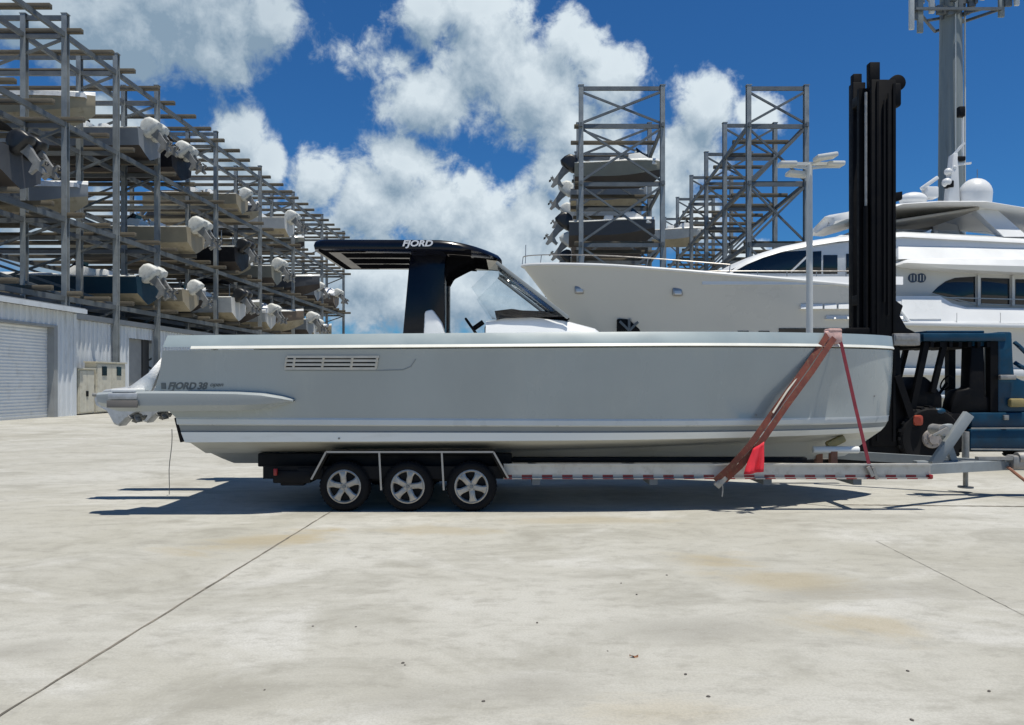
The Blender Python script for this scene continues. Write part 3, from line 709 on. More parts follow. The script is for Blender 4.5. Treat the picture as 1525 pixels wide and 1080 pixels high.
D = 22.0
x0 = X(1205.5, D); root = thing('light_pole', (x0, D, 0), 'slim white floodlight pole with cross arms between the boat and the yacht', 'light pole')
zt = Z(246, D)
b = MB(); b.cyl((x0, D, 0), (x0, D, zt), .105, .085, 16); b.cyl((x0, D, 0), (x0, D, .5), .16, .14, 16); b.build('shaft', 'pole', root)
b = MB(); b.bar((X(1160, D), D, Z(245, D)), (X(1257, D), D, Z(244, D)), .1, .1); b.build('cross_arm', 'pole', root)
for px, py, w, dy, tl in ((1222, 239, .62, -.35, -9), (1192, 256, .62, .25, 5), (1172, 245, .5, 0, 0), (1243, 245, .5, 0, 0)):
    b = MB(); b.box((X(px, D), D + dy, Z(py, D)), (w, .4, .13), Matrix.Rotation(R(tl), 3, 'Y'), bev=.04); b.bar((x0, D, Z(py + 6, D)), (X(px, D), D + dy, Z(py + 2, D)), .06, .06); b.build('lamp_head', 'pole', root)

# ------------------------------------------------------------------ motor yacht
YC, YB = 33.2, 3.7
root = thing('motor_yacht', (18, YC, -1.2), 'large white motor yacht with dark windows behind the boat bow', 'yacht')
def yline(xb, zf, B, full, p=1.9, q=.62, n=40, xe=40):
    out = []
    for i in range(n + 1):
        u = (i / n) ** 1.7; x = xb + (xe - xb) * u
        s = max(0, 1 - (x - xb) / full); w = B * max(0, (1 - s ** p)) ** q
        out.append((x, w, zf(x)))
    return out
sheer = lambda x: pw(x, ((.5, 7.05), (4, 6.72), (8.5, 6.2), (13.5, 5.72), (15.05, 5.58), (15.55, 4.22), (40, 4.05)))
L0 = yline(.45, sheer, YB, 12.5)
L1 = yline(1.08, lambda x: sheer(x) - .75, YB * .978, 13.0)
L2 = yline(2.7, lambda x: lerp(sheer(x), -1.2, .34), YB * .93, 15)
L3 = yline(4.2, lambda x: lerp(sheer(x), -1.2, .62), YB * .88, 17)
L4 = yline(5.6, lambda x: -1.0, YB * .82, 20)
L5 = yline(6.2, lambda x: -3.0, YB * .5, 22)
Ls = [L0, L1, L2, L3, L4, L5]
b = MB()
for sg in (-1, 1):
    b.loft([[(l[i][0], YC + sg * l[i][1], l[i][2]) for l in Ls] for i in range(len(L0))])
bmesh.ops.remove_doubles(b.bm, verts=b.bm.verts, dist=1e-3)
b.build('hull', 'yacht_hull', root, 50)
b = MB(); b.loft([[(x, YC - max(0, w - .42), z - .5), (x, YC, z - .35), (x, YC + max(0, w - .42), z - .5)] for x, w, z in L0[4:]]); b.build('deck', 'white_paint', root)
b = MB()
for sg in (-1, 1): b.tube([(x, YC + sg * (w + .01), z) for x, w, z in L0], .07, 6)
b.build('cap_rail', 'white_paint', root)
def side_y(px, z, off=0):                                    # where the near hull side is, at a measured pixel column
    D = 30.0
    for _ in range(12):
        x = X(px, D)
        ws = [(pw(x, [(p[0], p[2]) for p in l]), pw(x, [(p[0], p[1]) for p in l]) if x >= l[0][0] else 0) for l in Ls]
        ws.sort()
        w = pw(z, ws) if z > ws[0][0] else ws[0][1]
        D = YC - w - off
    return D
def on_hull(px, py, off=.02):
    D = 30.0
    for _ in range(8): D = side_y(px, Z(py, D), off)
    return P(px, py, D)
def hull_patch(name, px0, px1, py0, py1, m, off=.03, n=8, thick=.06, lean=0):
    b = MB(); rows = []
    for i in range(n + 1):
        px = lerp(px0, px1, i / n); a, c = on_hull(px, py0, off - lean), on_hull(px, py1, off)
        rows.append([a, c, c + Vector((0, thick, 0)), a + Vector((0, thick, 0))])
    b.loft(rows, closed=True, caps=True); return b.build(name, m, root)
# white bulwark band, rub rails, ports, anchor pocket
hull_patch('bulwark_band', 1046, 1345, 412, 424, 'white_paint', .06, 16, .1, .14)
for a in ((1193, 1225), (1228, 1246), (1249, 1266), (1268, 1300)): hull_patch('fender_rail', a[0], a[1], 453, 460, 'white_paint', .2, 4, .2, .14)
hull_patch('fender_rail', 1231, 1345, 470, 475, 'white_paint', .2, 6, .2, .14)
hull_patch('hull_window', 1160, 1290, 489, 500, 'glass_dark', .04, 8)
hull_patch('hull_window', 1099, 1115, 493, 500, 'glass_dark', .03, 3)
hull_patch('hull_window', 1130, 1146, 493, 500, 'glass_dark', .03, 3)
for px, py in ((863, 432), (1009, 435)):
    c = on_hull(px, py, .03)
    f = MB(); f.box(c, (.42, .1, .34), bev=.06); fo = f.build('port_frame', 'chrome_dull', root)
    f = MB(); f.box(c + Vector((0, -.07, -.02)), (.28, .06, .24), Matrix.Rotation(R(-42), 3, 'X'), bev=.03); f.build('port_light', 'white_paint', fo)
c = on_hull(936, 486, .02)
b = MB(); b.box(c, (1.0, .2, .62), bev=.05); ap = b.build('anchor_pocket', 'black', root)
b = MB(); b.bar(c + Vector((-.4, -.15, .2)), c + Vector((0, -.2, -.2)), .1); b.bar(c + Vector((.4, -.15, .2)), c + Vector((0, -.2, -.2)), .1); b.cyl(c + Vector((0, -.18, -.2)), c + Vector((0, -.18, .28)), .06); b.build('anchor', 'galv_dark', ap)
# bow pulpit
b = MB()
pts = [(x, YC - w + .1, z) for x, w, z in L0 if x < 9]
b.tube([(q[0] + .05, q[1], q[2] + .42) for q in pts], .025, 6)
for q in pts[::4]: b.cyl(q, (q[0] + .05, q[1], q[2] + .42), .02, n=6)
b.cyl((.6, YC, 7.0), (.62, YC, 8.0), .02, n=6)
b.build('pulpit_rail', 'chrome_dull', root)
# side rail above the band
b = MB()
pts = [on_hull(px, 412, -.1) for px in range(1040, 1345, 22)]
b.tube([q + Vector((0, 0, .22)) for q in pts], .025, 6)
for q in pts[::2]: b.cyl(q - Vector((0, 0, .2)), q + Vector((0, 0, .22)), .02, n=6)
b.build('side_rail', 'chrome_dull', root)
# aft bulwark panels (below the saloon windows)
D = 29.45
def pp(D, *l): return [(X(a, D), Z(c, D)) for a, c in l]
b = MB(); rows = []
for px, t0, t1 in ((1318, 441, 478), (1400, 441, 479), (1418, 452, 480), (1440, 458, 481), (1640, 462, 485)):
    rows.append([P(px, t1, D), P(px, t0, D + .35), P(px, t0, D + .5), P(px, t1, D + .5)])
b.loft(rows, closed=True, caps=True); bw = b.build('bulwark', 'white_paint', root)
b = MB(); rows = []
for px in (1343, 1402): rows.append([P(px, 475, D - .01), P(px, 445, D + .28), P(px, 445, D + .34), P(px, 475, D + .06)])
b.loft(rows, closed=True, caps=True); b.build('boarding_door', 'gel', bw)
b = MB(); b.prism(pp(D - .2, (1318, 479), (1640, 485), (1640, 491), (1318, 484)), D - .22, D + .05, .04); b.build('rub_rail', 'white_paint', root)
for y0_, y1_ in ((548, 558), (587, 592)):
    b = MB(); b.prism(pp(D - .1, (1300, y0_), (1640, y0_ + 4), (1640, y1_ + 4), (1300, y1_)), D - .15, D + .6, .04); b.build('rub_rail', 'white_paint', root)
# saloon (main deck) wall and windows
D2 = 30.4
b = MB(); b.prism(pp(D2, (1316, 380), (1640, 380), (1640, 466), (1318, 466)), D2, 36, .05); sal = b.build('saloon', 'yacht_shade', root)
def win(pts, Dw, parent, depth=.12, name='window'):
    b = MB(); b.prism(pp(Dw, *pts), Dw - .03, Dw + depth, .012); return b.build(name, 'glass_dark', parent)
win(((1388, 436), (1396, 428), (1408, 419), (1422, 414), (1452, 412), (1452, 450), (1426, 449), (1412, 443)), D2, sal)
win(((1461, 414), (1503, 415), (1503, 454), (1461, 453)), D2, sal)
win(((1512, 416), (1570, 417), (1570, 456), (1512, 455)), D2, sal)
b = MB(); b.bar(P(1395, 443, D2 - .35), P(1640, 449, D2 - .35), .04); b.build('hand_rail', 'chrome_dull', sal)
em = P(1366, 414, D2 - .04)
b = MB()
for sx in (-.17, .17): b.cyl((em.x + sx, D2 - .05, em.z), (em.x + sx, D2 + .02, em.z), .19, n=20)
b.build('emblem', 'letter_blue', sal)
b = MB()
for q in range(5): b.bb(em.x - .28 + q * .13, em.x - .25 + q * .13, D2 - .062, D2 - .05, em.z - .12, em.z + .12)
b.build('emblem_stroke', 'yacht_shade', sal)
# overhanging upper deck edge
D3 = 29.5
rows = []
for px, t0, t1 in ((1345, 391, 393), (1352, 389, 394), (1375, 388, 397), (1420, 387, 401), (1525, 387, 406), (1640, 388, 410)):
    rows.append([P(px, t0 - 4, D3 + .9), P(px, t0, D3 + .15), P(px, (t0 + t1) / 2, D3), P(px, t1, D3 + .12), Vector((X(px, D3), D3 + 3, Z(t1 - 2, D3))), Vector((X(px, D3), D3 + 3, Z(t0 - 6, D3)))])
b = MB(); b.loft(rows, closed=True, caps=True); b.build('deck_overhang', 'white_paint', root)
# wheelhouse
D4 = 30.6
top = [(1078, 409), (1094, 396), (1112, 386), (1136, 376), (1165, 367), (1205, 359), (1250, 352), (1300, 348), (1345, 345), (1420, 349), (1525, 354), (1640, 358)]
rows = []
for px, py in top:
    a = P(px, py, D4 + .5); lo = P(px, max(py + 14, 392), D4 + .15)
    rows.append([P(px, py + 8, D4), P(px, py + 3, D4 + .08), a, Vector((a.x, YC, a.z + .12)), Vector((a.x, 36, a.z)), Vector((a.x, 36.3, Z(412, D4)))])
b = MB(); b.loft(rows); b.build('wheelhouse_roof', 'white_paint', root, 50)
b = MB(); b.prism(pp(D4 + .1, (1074, 412), (1090, 402), (1112, 391), (1140, 381), (1180, 371), (1240, 362), (1345, 353), (1640, 366), (1640, 388), (1345, 386), (1300, 412)), D4 + .1, 36.2, .02); wh = b.build('wheelhouse', 'white_paint', root)
win(((1080, 407), (1092, 400), (1112, 391), (1140, 381), (1170, 375), (1203, 373), (1203, 407)), D4 + .1, wh)
b = MB(); b.bar(P(1178, 405, D4 + .02), P(1202, 382, D4 + .02), .05, .07); b.build('window_bar', 'white_paint', wh)
win(((1208, 375), (1223, 374), (1223, 408), (1208, 408)), D4 + .1, wh)
win(((1226, 380), (1247, 380), (1247, 408), (1226, 408)), D4 + .1, wh)
win(((1260, 378), (1290, 378), (1290, 408), (1260, 408)), D4 + .1, wh)
# shade-toned lower side wall between wheelhouse and saloon
for px in (1456.5, 1507.5):
    b = MB(); b.bar(P(px, 411, D2 - .05), P(px, 456, D2 - .05), .1, .16); b.build('window_post', 'yacht_shade', sal)
b = MB(); b.bar(P(1388, 438, D2 - .06), P(1452, 452.5, D2 - .06), .03, .04); b.bar(P(1452, 452.5, D2 - .06), P(1640, 459, D2 - .06), .03, .04); b.build('window_sill', 'chrome_dull', sal)
for px in (1425, 1490): b = MB(); b.bar(P(px, 466, D - .02), P(px, 480, D - .02), .02, .02); b.build('bulwark_seam', 'yacht_shade', bw)
# flybridge coaming and hardtop
D5 = 30.9
b = MB(); rows = []
for px, t0, t1, fo in ((1226, 366, 369, -.7), (1234, 357, 367, -.6), (1252, 350, 366, -.5), (1322, 346, 366, -.3), (1338, 346, 386, .75), (1430, 349, 386, .75), (1500, 352, 387, .75), (1640, 357, 388, .75)):
    rows.append([P(px, t1, D5 - fo), P(px, lerp(t0, t1, .5), D5 - .27 * fo), P(px, lerp(t0, t1, .12), D5 + .4), P(px, t0, D5 + .75), Vector((X(px, D5), 35.4, Z(t0, D5))), Vector((X(px, D5), 36, Z(t1, D5)))])
b.loft(rows, closed=True, caps=True); b.build('flybridge_coaming', 'white_paint', root, 40)
b = MB(); b.prism(pp(D5 + .3, (1385, 352), (1388, 341), (1378, 346), (1372, 352)), D5 + .3, D5 + 1.2, .02); b.build('helm_seat', 'gel', root)
b = MB(); b.prism(pp(D5 + .05, (1246, 350), (1262, 339), (1335, 342), (1470, 345), (1492, 351)), D5 + .05, D5 + .1); b.build('windscreen', 'glass', root)
rows = []
for px, t0, t1, yo in ((1236, 330, 333, 2.2), (1244, 323, 335, 1.2), (1262, 315, 337, .5), (1290, 309, 336, .2), (1345, 302, 306, 0), (1400, 298, 303, 0), (1470, 298, 303, 0), (1525, 307, 312, 0), (1640, 320, 326, 0)):
    dn = Z(t1, D5 + yo); up = Z(t0, D5 + yo); x = X(px, D5 + yo)
    rows.append([Vector((x, D5 + yo, lerp(dn, up, .5))), Vector((x, D5 + yo + .15, up)), Vector((x, YC, up + .25)), Vector((x, 35.5 - yo, up)), Vector((x, 35.6 - yo, lerp(dn, up, .5))), Vector((x, 35.3 - yo, max(dn, up - .3))), Vector((x, YC, max(dn, up - .25))), Vector((x, D5 + yo + .2, max(dn, up - .3)))])
b = MB(); b.loft(rows, closed=True, caps=True); b.build('hardtop', 'white_paint', root, 50)
b = MB(); b.prism([(X(1300, D5), Z(330, D5)), (X(1470, D5), Z(304, D5)), (X(1470, D5), Z(308, D5)), (X(1300, D5), Z(334, D5))], D5 + .5, 35, .02); b.build('hardtop_lining', 'yacht_lining', root)
b = MB(); b.prism(pp(35.2, (1280, 335), (1300, 335), (1420, 335), (1440, 352), (1260, 352)), 35.2, 35.35); b.build('far_screen', 'yacht_lining', root)
for sg in (-1, 1):
    yy = lambda a: YC + sg * (YC - D5 - a)
    b = MB(); rows = []
    for t in (0, .33, .66, 1):
        xa, xb = X(lerp(1466, 1494, t), D5), X(lerp(1500, 1530, t), D5); z = Z(lerp(304, 353, t), D5)
        o_ = lerp(.75, -.05, t)
        rows.append([(xa, yy(o_), z), (xb, yy(o_), z), (xb, yy(o_ + .35), z), (xa, yy(o_ + .35), z)])
    b.loft(rows, closed=True, caps=True); b.build('hardtop_arch', 'white_paint', root)
# radome, radar and mast
c = P(1452, 290, 32)
b = MB(); b.sphere(c, .66, (1, 1, 1.05), 20, 14); b.cyl(c + Vector((0, 0, -.5)), c, .62, .66, 20); b.cyl(c + Vector((0, 0, -.75)), c + Vector((0, 0, -.5)), .4, .5, 16); b.build('radome', 'white_paint', root)
b = MB(); b.cyl(c + Vector((.1, 0, .6)), c + Vector((.1, 0, 1.1)), .015, n=6); b.build('aerial', 'chrome_dull', root)
b = MB(); b.prism(pp(32, (1410, 302), (1418, 230), (1425, 228), (1428, 302)), 31.9, 32.3, .04); b.bar(P(1419, 232, 32.1), P(1436, 213, 32.1), .1); b.cyl(P(1434, 240, 32.1), P(1434, 160, 32.1), .05, n=8)
b.build('mast', 'white_paint', root)
b = MB(); b.box(P(1431, 167, 32.0), (.28, .25, .45), bev=.05); b.box(P(1430, 237, 32.0), (.35, .25, .2), bev=.04); b.box(P(1413, 275, 32.0), (.3, .3, .3), bev=.04); b.build('mast_light', 'black', root)
b = MB(); b.bar(P(1422, 246, 32), P(1446, 243, 32), .08); b.build('mast_spreader', 'white_paint', root)
for px, py, r_ in ((1412, 256, .16), (1410, 272, .2), (1420, 250, .13)): b = MB(); b.sphere(P(px, py, 32), r_); b.build('dome_aerial', 'white_paint', root)
b = MB(); b.box(P(1385, 288, 32), (.5, .5, .5), bev=.06); b.box(P(1384, 273, 32), (.9, .14, .16), Matrix.Rotation(R(-35), 3, 'Y'), bev=.04); b.sphere(P(1360, 297, 32), .6, (1, .7, .5)); b.build('radar', 'white_paint', root)

# ------------------------------------------------------------------ marina forklift
DF = 15.6
root = thing('forklift', (X(1400, 16.5), 16.5, 0), 'big blue and black marina forklift with a tall black mast behind the bow', 'forklift')
def fx(D, *l): return [(X(a, D), Z(c, D)) for a, c in l]
mx0, mx1 = X(1298, DF), X(1335, DF); DG = DF + 1.35
b = MB(); b.bb(mx0, mx1, DF, DF + .24, .5, Z(118, DF), .02); b.bb(mx0 - .02, mx0 + .2, DF + .03, DF + .2, Z(130, DF), Z(91, DF), .02); b.bb(mx0 + .1, mx0 + .14, DF - .03, DF + .01, .6, Z(122, DF)); b.bb(mx1 - .08, mx1 - .03, DF - .025, DF + .01, .6, Z(125, DF)); b.build('mast_rail', 'fl_black', root)
b = MB(); b.bb(7.83, mx1, DG, DG + .24, .5, 8.74, .02); b.bb(7.85, 8.05, DG + .03, DG + .2, 8.4, 8.95, .02); b.build('mast_rail', 'fl_black', root)
b = MB(); b.cyl((mx0 - .07, DF + .1, Z(305, DF)), (mx0 - .07, DF + .1, Z(135, DF)), .03, n=10); b.build('lift_cylinder', 'steel', root)
b = MB(); b.cyl((mx0 - .07, DF + .1, 1.2), (mx0 - .07, DF + .1, Z(306, DF)), .05, n=12); b.build('cylinder_barrel', 'fl_black', root)
b = MB(); b.bb(mx0 - .17, mx0, DF + .2, DF + .3, .5, Z(126, DF)); b.build('mast_plate', 'fl_black', root)
for py in (112, 430, 500, 580):
    b = MB(); b.bb(7.80, mx1 - .02, DF + .22, DG + .02, Z(py + 16, DF), Z(py, DF), .02); b.build('cross_member', 'fl_black', root)
for yy in (DF + .1, DG + .1):
    b = MB(); b.cyl((mx1 + .05, yy - .08, Z(122, DF)), (mx1 + .05, yy + .08, Z(122, DF)), .17, n=20, bev=.02); b.box((mx1, yy, Z(140, DF)), (.24, .2, .5), bev=.05); b.build('chain_sheave', 'fl_black', root)
b = MB(); b.tube([(X(1316, DF), DF - .03, Z(p_, DF)) for p_ in range(150, 480, 30)], .022, 6); b.tube([(X(1322, DF), DF - .03, Z(p_, DF)) for p_ in range(140, 480, 30)], .018, 6); b.build('hydraulic_hose', 'rubber', root)
b = MB(); b.prism(fx(DF, (1333, 286), (1346, 284), (1346, 296), (1333, 300)), DF + .05, DF + .2, .01); b.build('hose_bracket', 'fl_black', root)
b = MB(); b.prism(fx(DF, (1333, 445), (1347, 455), (1342, 470), (1352, 488), (1366, 495), (1340, 500), (1258, 500), (1262, 488), (1296, 488)), DF + .04, DF + .3, .02); b.build('mast_bracket', 'fl_black', root)
b = MB(); b.bb(X(1328, DF), X(1367, DF), DF - .1, DF + .15, Z(515, DF), Z(497, DF), .02); b.bb(X(1330, DF), X(1362, DF), DF - .12, DF + .1, Z(508, DF), Z(500, DF), .01); b.build('tilt_arm', 'steel', root)
# carriage and lower mast block
b = MB(); b.prism(fx(DF, (1322, 500), (1342, 500), (1345, 560), (1355, 612), (1350, 690), (1300, 692), (1240, 692), (1236, 676), (1290, 660)), DF + .05, DF + 1.8, .03); b.bar(P(1335, 560, DF), P(1362, 640, DF), .14); b.build('carriage', 'fl_black', root)
for yy in (DF + .2, DF + 1.4):
    b = MB(); b.bb(X(1300, DF) - 2.9, X(1300, DF), yy, yy + .25, .12, .2, .02); b.build('fork', 'fl_black', root)
# chassis
b = MB(); b.prism(fx(DF, (1345, 640), (1375, 614), (1440, 614), (1700, 612), (1700, 674), (1440, 674), (1400, 690), (1350, 690)), DF + .12, DF + 2.0, .05); b.build('chassis', 'fl_black', root)
b = MB(); b.prism(fx(DF, (1447, 615), (1700, 613), (1700, 636), (1447, 637)), DF, DF + 2.1, .03); b.prism(fx(DF, (1444, 639), (1700, 638), (1700, 673), (1444, 671)), DF - .03, DF + 2.1, .03); b.build('side_panel', 'fl_blue', root)
b = MB(); b.bar(P(1446, 638, DF - .05), P(1700, 637, DF - .05), .02, .03); b.bar(P(1446, 669, DF - .07), P(1700, 671, DF - .07), .02, .03); b.build('edge_strip', 'steel', root)
# cab
for yy in (DF + .15, DF + 1.65):
    for a_, c_, w_ in (((1385, 508), (1360, 625), .12), ((1413, 508), (1394, 585), .1), ((1484, 500), (1484, 620), .16)):
        b = MB(); b.bar(Vector((X(a_[0], DF), yy, Z(a_[1], DF))), Vector((X(c_[0], DF), yy, Z(c_[1], DF))), w_); b.build('cab_post', 'fl_black', root)
b = MB(); b.bb(X(1376, DF), X(1500, DF), DF + .02, DF + 1.85, Z(508, DF), Z(496, DF), .03); b.bb(X(1368, DF), X(1376, DF), DF + .1, DF + 1.8, Z(509, DF), Z(502, DF)); b.bb(X(1392, DF), X(1480, DF), DF + .3, DF + 1.5, Z(495, DF), Z(491, DF), .02); b.bb(X(1455, DF), X(1500, DF), DF + .15, DF + 1.7, Z(515, DF), Z(506, DF)); b.build('cab_roof', 'fl_blue', root)
b = MB()
for px in range(1388, 1484, 14): b.bb(X(px, DF), X(px + 5, DF), DF + .05, DF + 1.8, Z(517, DF), Z(509, DF))
b.build('roof_bar', 'fl_black', root)
b = MB(); b.prism(fx(DF, (1360, 622), (1366, 580), (1385, 560), (1400, 572), (1412, 590), (1412, 622)), DF + .2, DF + 1.6, .04); b.build('dashboard', 'fl_black', root)
b = MB(); b.prism(fx(DF, (1424, 598), (1430, 582), (1450, 578), (1452, 515), (1472, 515), (1474, 590), (1490, 592), (1490, 616), (1420, 616)), DF + .12, DF + .5, .05); b.build('seat', 'fl_black', root)
b = MB(); c = P(1410, 570, DF + .7); b.tube([c + Vector((.16 * math.cos(a) * .5, .2 * math.sin(a), .16 * math.cos(a))) for a in [R(20 * q) for q in range(19)]], .018, 6); b.cyl(c, c + Vector((-.2, 0, -.3)), .03); b.build('steering_wheel', 'fl_black', root)
b = MB(); b.prism(fx(DF, (1489, 500), (1490, 494), (1510, 494), (1512, 540), (1514, 560), (1524, 566), (1540, 570), (1540, 614), (1489, 614)), DF + .05, DF + .55, .04); b.build('rear_hood', 'fl_blue', root)
b = MB(); b.prism(fx(DF, (1490, 580), (1700, 574), (1700, 614), (1490, 614)), DF + .3, DF + 1.9, .06); b.build('counterweight', 'fl_blue', root)
b = MB(); b.tube([P(1511, 510, DF + .3), P(1518, 516, DF + .2), P(1530, 528, DF + .2)], .045); b.tube([P(1511, 540, DF + .3), P(1520, 546, DF + .2), P(1535, 552, DF + .2)], .045); b.build('exhaust_hose', 'fl_blue', root)
b = MB(); b.box(P(1514, 600, DF - .02), (.32, .14, .18), bev=.04); b.build('side_lamp', 'yellow', root)
b = MB(); b.box(P(1500, 562, DF - .02), (.34, .1, .1), bev=.02); b.box(P(1498, 622, DF - .04), (.1, .06, .1), bev=.01); b.build('step_plate', 'steel', root)
b = MB(); b.box(P(1366, 626, DF - .05), (.2, .16, .22), bev=.05); b.cyl(P(1366, 626, DF - .14), P(1366, 626, DF - .1), .07); b.build('warning_box', 'orange', root)
b = MB(); b.sphere(P(1398, 613, DF), .12, (1.2, .8, .7)); b.build('blue_beacon', 'fl_blue', root)
def big_wheel(px, yy, r=.66):
    c = Vector((X(px, DF), yy, r))
    b = MB(); rr = []
    for dy, q in ((.0, .62), (-.03, .75), (-.03, .93), (.04, 1), (.4, 1), (.47, .93), (.47, .6)):
        rr.append([c + Vector((q * r * math.cos(a), dy, q * r * math.sin(a))) for a in [2 * math.pi * k / 36 for k in range(36)]])
    b.loft(rr, closed=True, caps=True)
    for k in range(24):
        a = 2 * math.pi * k / 24; b.box(c + Vector((r * math.cos(a), .22, r * math.sin(a))), (.06, .42, .07), Matrix.Rotation(-a, 3, 'Y'))
    w = b.build('wheel', 'rubber', root)
    b = MB(); b.cyl(c + Vector((0, -.06, 0)), c + Vector((0, .1, 0)), r * .3, n=24, bev=.02); b.cyl(c + Vector((0, -.12, 0)), c + Vector((0, -.05, 0)), r * .16, n=16)
    for k in range(8): a = 2 * math.pi * k / 8; b.cyl(c + Vector((.15 * math.cos(a), -.08, .15 * math.sin(a))), c + Vector((.15 * math.cos(a), -.04, .15 * math.sin(a))), .018, n=6)
    b.build('hub', 'hub', w)
big_wheel(1385, DF - .05); big_wheel(1385, DF + 1.6); big_wheel(1610, DF + .1, .5); big_wheel(1610, DF + 1.5, .5)

# ------------------------------------------------------------------ boat on the trailer
BC = 12.1
root = thing('boat', (0, BC, .53), 'sleek grey open motorboat with black T-top strapped on a trailer', 'boat')
NB = 44
def bline(xs, xb, B, zs, zb, t0=.5, p=2.4, q=.75, zmid=None, rise=None):
    out = []
    for i in range(NB + 1):
        t = 1 - (1 - i / NB) ** 1.6
        s = max(0, (t - t0) / (1 - t0))
        w = B * max(0, 1 - s ** p) ** q
        z = lerp(zs, zb, t)
        if rise: z += rise * max(0, (t - .8) / .2) ** 2
        # the beam draws in slightly towards the stern
        w *= 1 - .02 * max(0, (.25 - t) / .25)
        out.append((lerp(xs, xb, t), w, z))
    return out
xs_top, xb_top = -4.84, 6.22
K = [
    (-4.84, 6.20, 1.68, 2.515, 2.60, .5, 2.4, .75, 0),        # 0 gunwale inner
    (-4.84, 6.22, 1.76, 2.515, 2.60, .5, 2.4, .75, 0),        # 1 gunwale top edge
    (-4.85, 6.235, 1.84, 2.40, 2.475, .5, 2.4, .75, 0),       # 2 gunwale shoulder
    (-4.86, 6.24, 1.86, 2.345, 2.42, .5, 2.4, .75, 0),        # 3 below cap
    (-4.87, 6.235, 1.845, 2.30, 2.37, .5, 2.4, .74, 0),       # 4 top of topsides
    (-4.93, 6.225, 1.80, 2.0, 2.05, .5, 2.35, .74, 0),        # 5
    (-5.05, 6.21, 1.745, 1.66, 1.66, .49, 2.3, .75, 0),       # 6
    (-4.75, 6.18, 1.70, 1.36, 1.32, .48, 2.25, .76, 0),       # 7 foot of topsides
    (-4.74, 6.17, 1.712, 1.335, 1.295, .48, 2.25, .76, 0),    # 8 stripe out
    (-4.73, 6.165, 1.708, 1.265, 1.23, .48, 2.2, .77, 0),      # 9
    (-4.72, 6.15, 1.665, 1.25, 1.21, .48, 2.2, .77, 0),       # 10 recess
    (-4.70, 6.12, 1.650, 1.165, 1.15, .47, 2.2, .78, 0),       # 11
    (-4.69, 6.11, 1.672, 1.15, 1.135, .47, 2.2, .78, 0),       # 12 chine flank out
    (-4.64, 6.04, 1.662, 1.005, 1.06, .46, 2.1, .8, 0),        # 13 chine
    (-4.63, 5.98, 1.50, .985, 1.02, .45, 2.0, .85, 0),        # 14 chine flat
    (-4.60, 5.85, 1.02, .79, .93, .42, 1.9, .95, .0),         # 15
    (-4.58, 5.83, .96, .80, .92, .42, 1.9, .95, .0),          # 16 strake
    (-4.56, 5.6, .5, .66, .74, .40, 1.9, 1.0, .0),            # 17
]
lines = [bline(*k[:5], t0=k[5], p=k[6], q=k[7]) for k in K]
keel = []
for i in range(NB + 1):
    t = 1 - (1 - i / NB) ** 1.6; x = lerp(-4.55, 5.45, t)
    keel.append((x, 0, .53 + .12 * max(0, (t - .8) / .2) ** 2))
lines.append(keel)
for l in lines[13:]:                                          # the forefoot sweeps up to the stem
    pass
def strip(ids, name, m, mats=None, parent=root, angle=30):
    b = MB()
    for sg in (-1, 1):
        rows = [[(lines[k][i][0], BC + sg * lines[k][i][1], lines[k][i][2]) for k in ids] for i in range(NB + 1)]
        b.loft(rows, mats=mats)
    bmesh.ops.remove_doubles(b.bm, verts=b.bm.verts, dist=2e-4)
    return b, name, m, parent, angle
b, *_ = strip(list(range(4, 19)), 'hull', None, mats=[0, 0, 0, 1, 1, 1, 2, 2, 4, 3, 3, 3, 3, 3])
sec = [(lines[k][0][0], lines[k][0][1], lines[k][0][2]) for k in range(4, 19)]
f = b.bm.faces.new([b.bm.verts.new((x, BC - y, z)) for x, y, z in sec] + [b.bm.verts.new((x, BC + y, z)) for x, y, z in reversed(sec[:-1])]); f.material_index = 0
bow = [(lines[k][-1][0], 0, lines[k][-1][2]) for k in range(4, 19)]
hull = b.build('hull', ['hull_grey', 'stripe', 'recess', 'bottom', 'boot'], root, 28)
b, *_ = strip([0, 1, 2, 3], 'gunwale', None); b.build('gunwale', 'gunwale', root, 25)
b = MB()
for sg in (-1, 1):
    b.loft([[(x, BC + sg * (w - .0), z + .012), (x, BC + sg * (w + .010), z + .010), (x, BC + sg * (w + .034), z - .026), (x, BC + sg * (w - .0), z - .034)] for x, w, z in lines[3][1:-1]] , closed=True, caps=True)
b.build('rub_rail', 'rub', root)
b = MB(); b.loft([[(x, BC - w, z - .03), (x, BC, z - .03), (x, BC + w, z - .03)] for x, w, z in lines[0]]); b.build('deck', 'gel', root)
def hull_y(x, z):
    best = []
    for l in lines[1:14]:
        zz = pw(x, [(p[0], p[2]) for p in l]); ww = pw(x, [(p[0], p[1]) for p in l]); best.append((zz, ww))
    best.sort(); return BC - pw(z, best)
# side vent grille
def hpt(px, py, off=0):
    D = 10.3
    for _ in range(6): D = hull_y(X(px, D), Z(py, D)) - off
    return P(px, py, D)
b = MB()
def hbar(p0, p1, w, off, t=.02):
    a, c = hpt(*p0, off), hpt(*p1, off); b.bar(a, c, t, w)
back = MB()
q = [hpt(423, 549, .004), hpt(426, 532, .004), hpt(565, 532, .004), hpt(560, 549, .004)]
back.loft([[q[0], q[1]], [q[3], q[2]]]); gb = back.build('vent_recess', 'black', root)
md = gb.modifiers.new('thick', 'SOLIDIFY'); md.thickness = .01
for py in (531.5, 537.3, 543.2, 549): hbar((424 + (549 - py) * .2, py), (565 - (py - 531) * .28, py), .034, .012)
for px in (438, 481, 524, 561): hbar((px + 1, 531.5), (px - 1.5, 549), .03, .013)
hbar((424, 549), (427, 532), .02, .012)
b.build('vent_grille', 'grille', root)
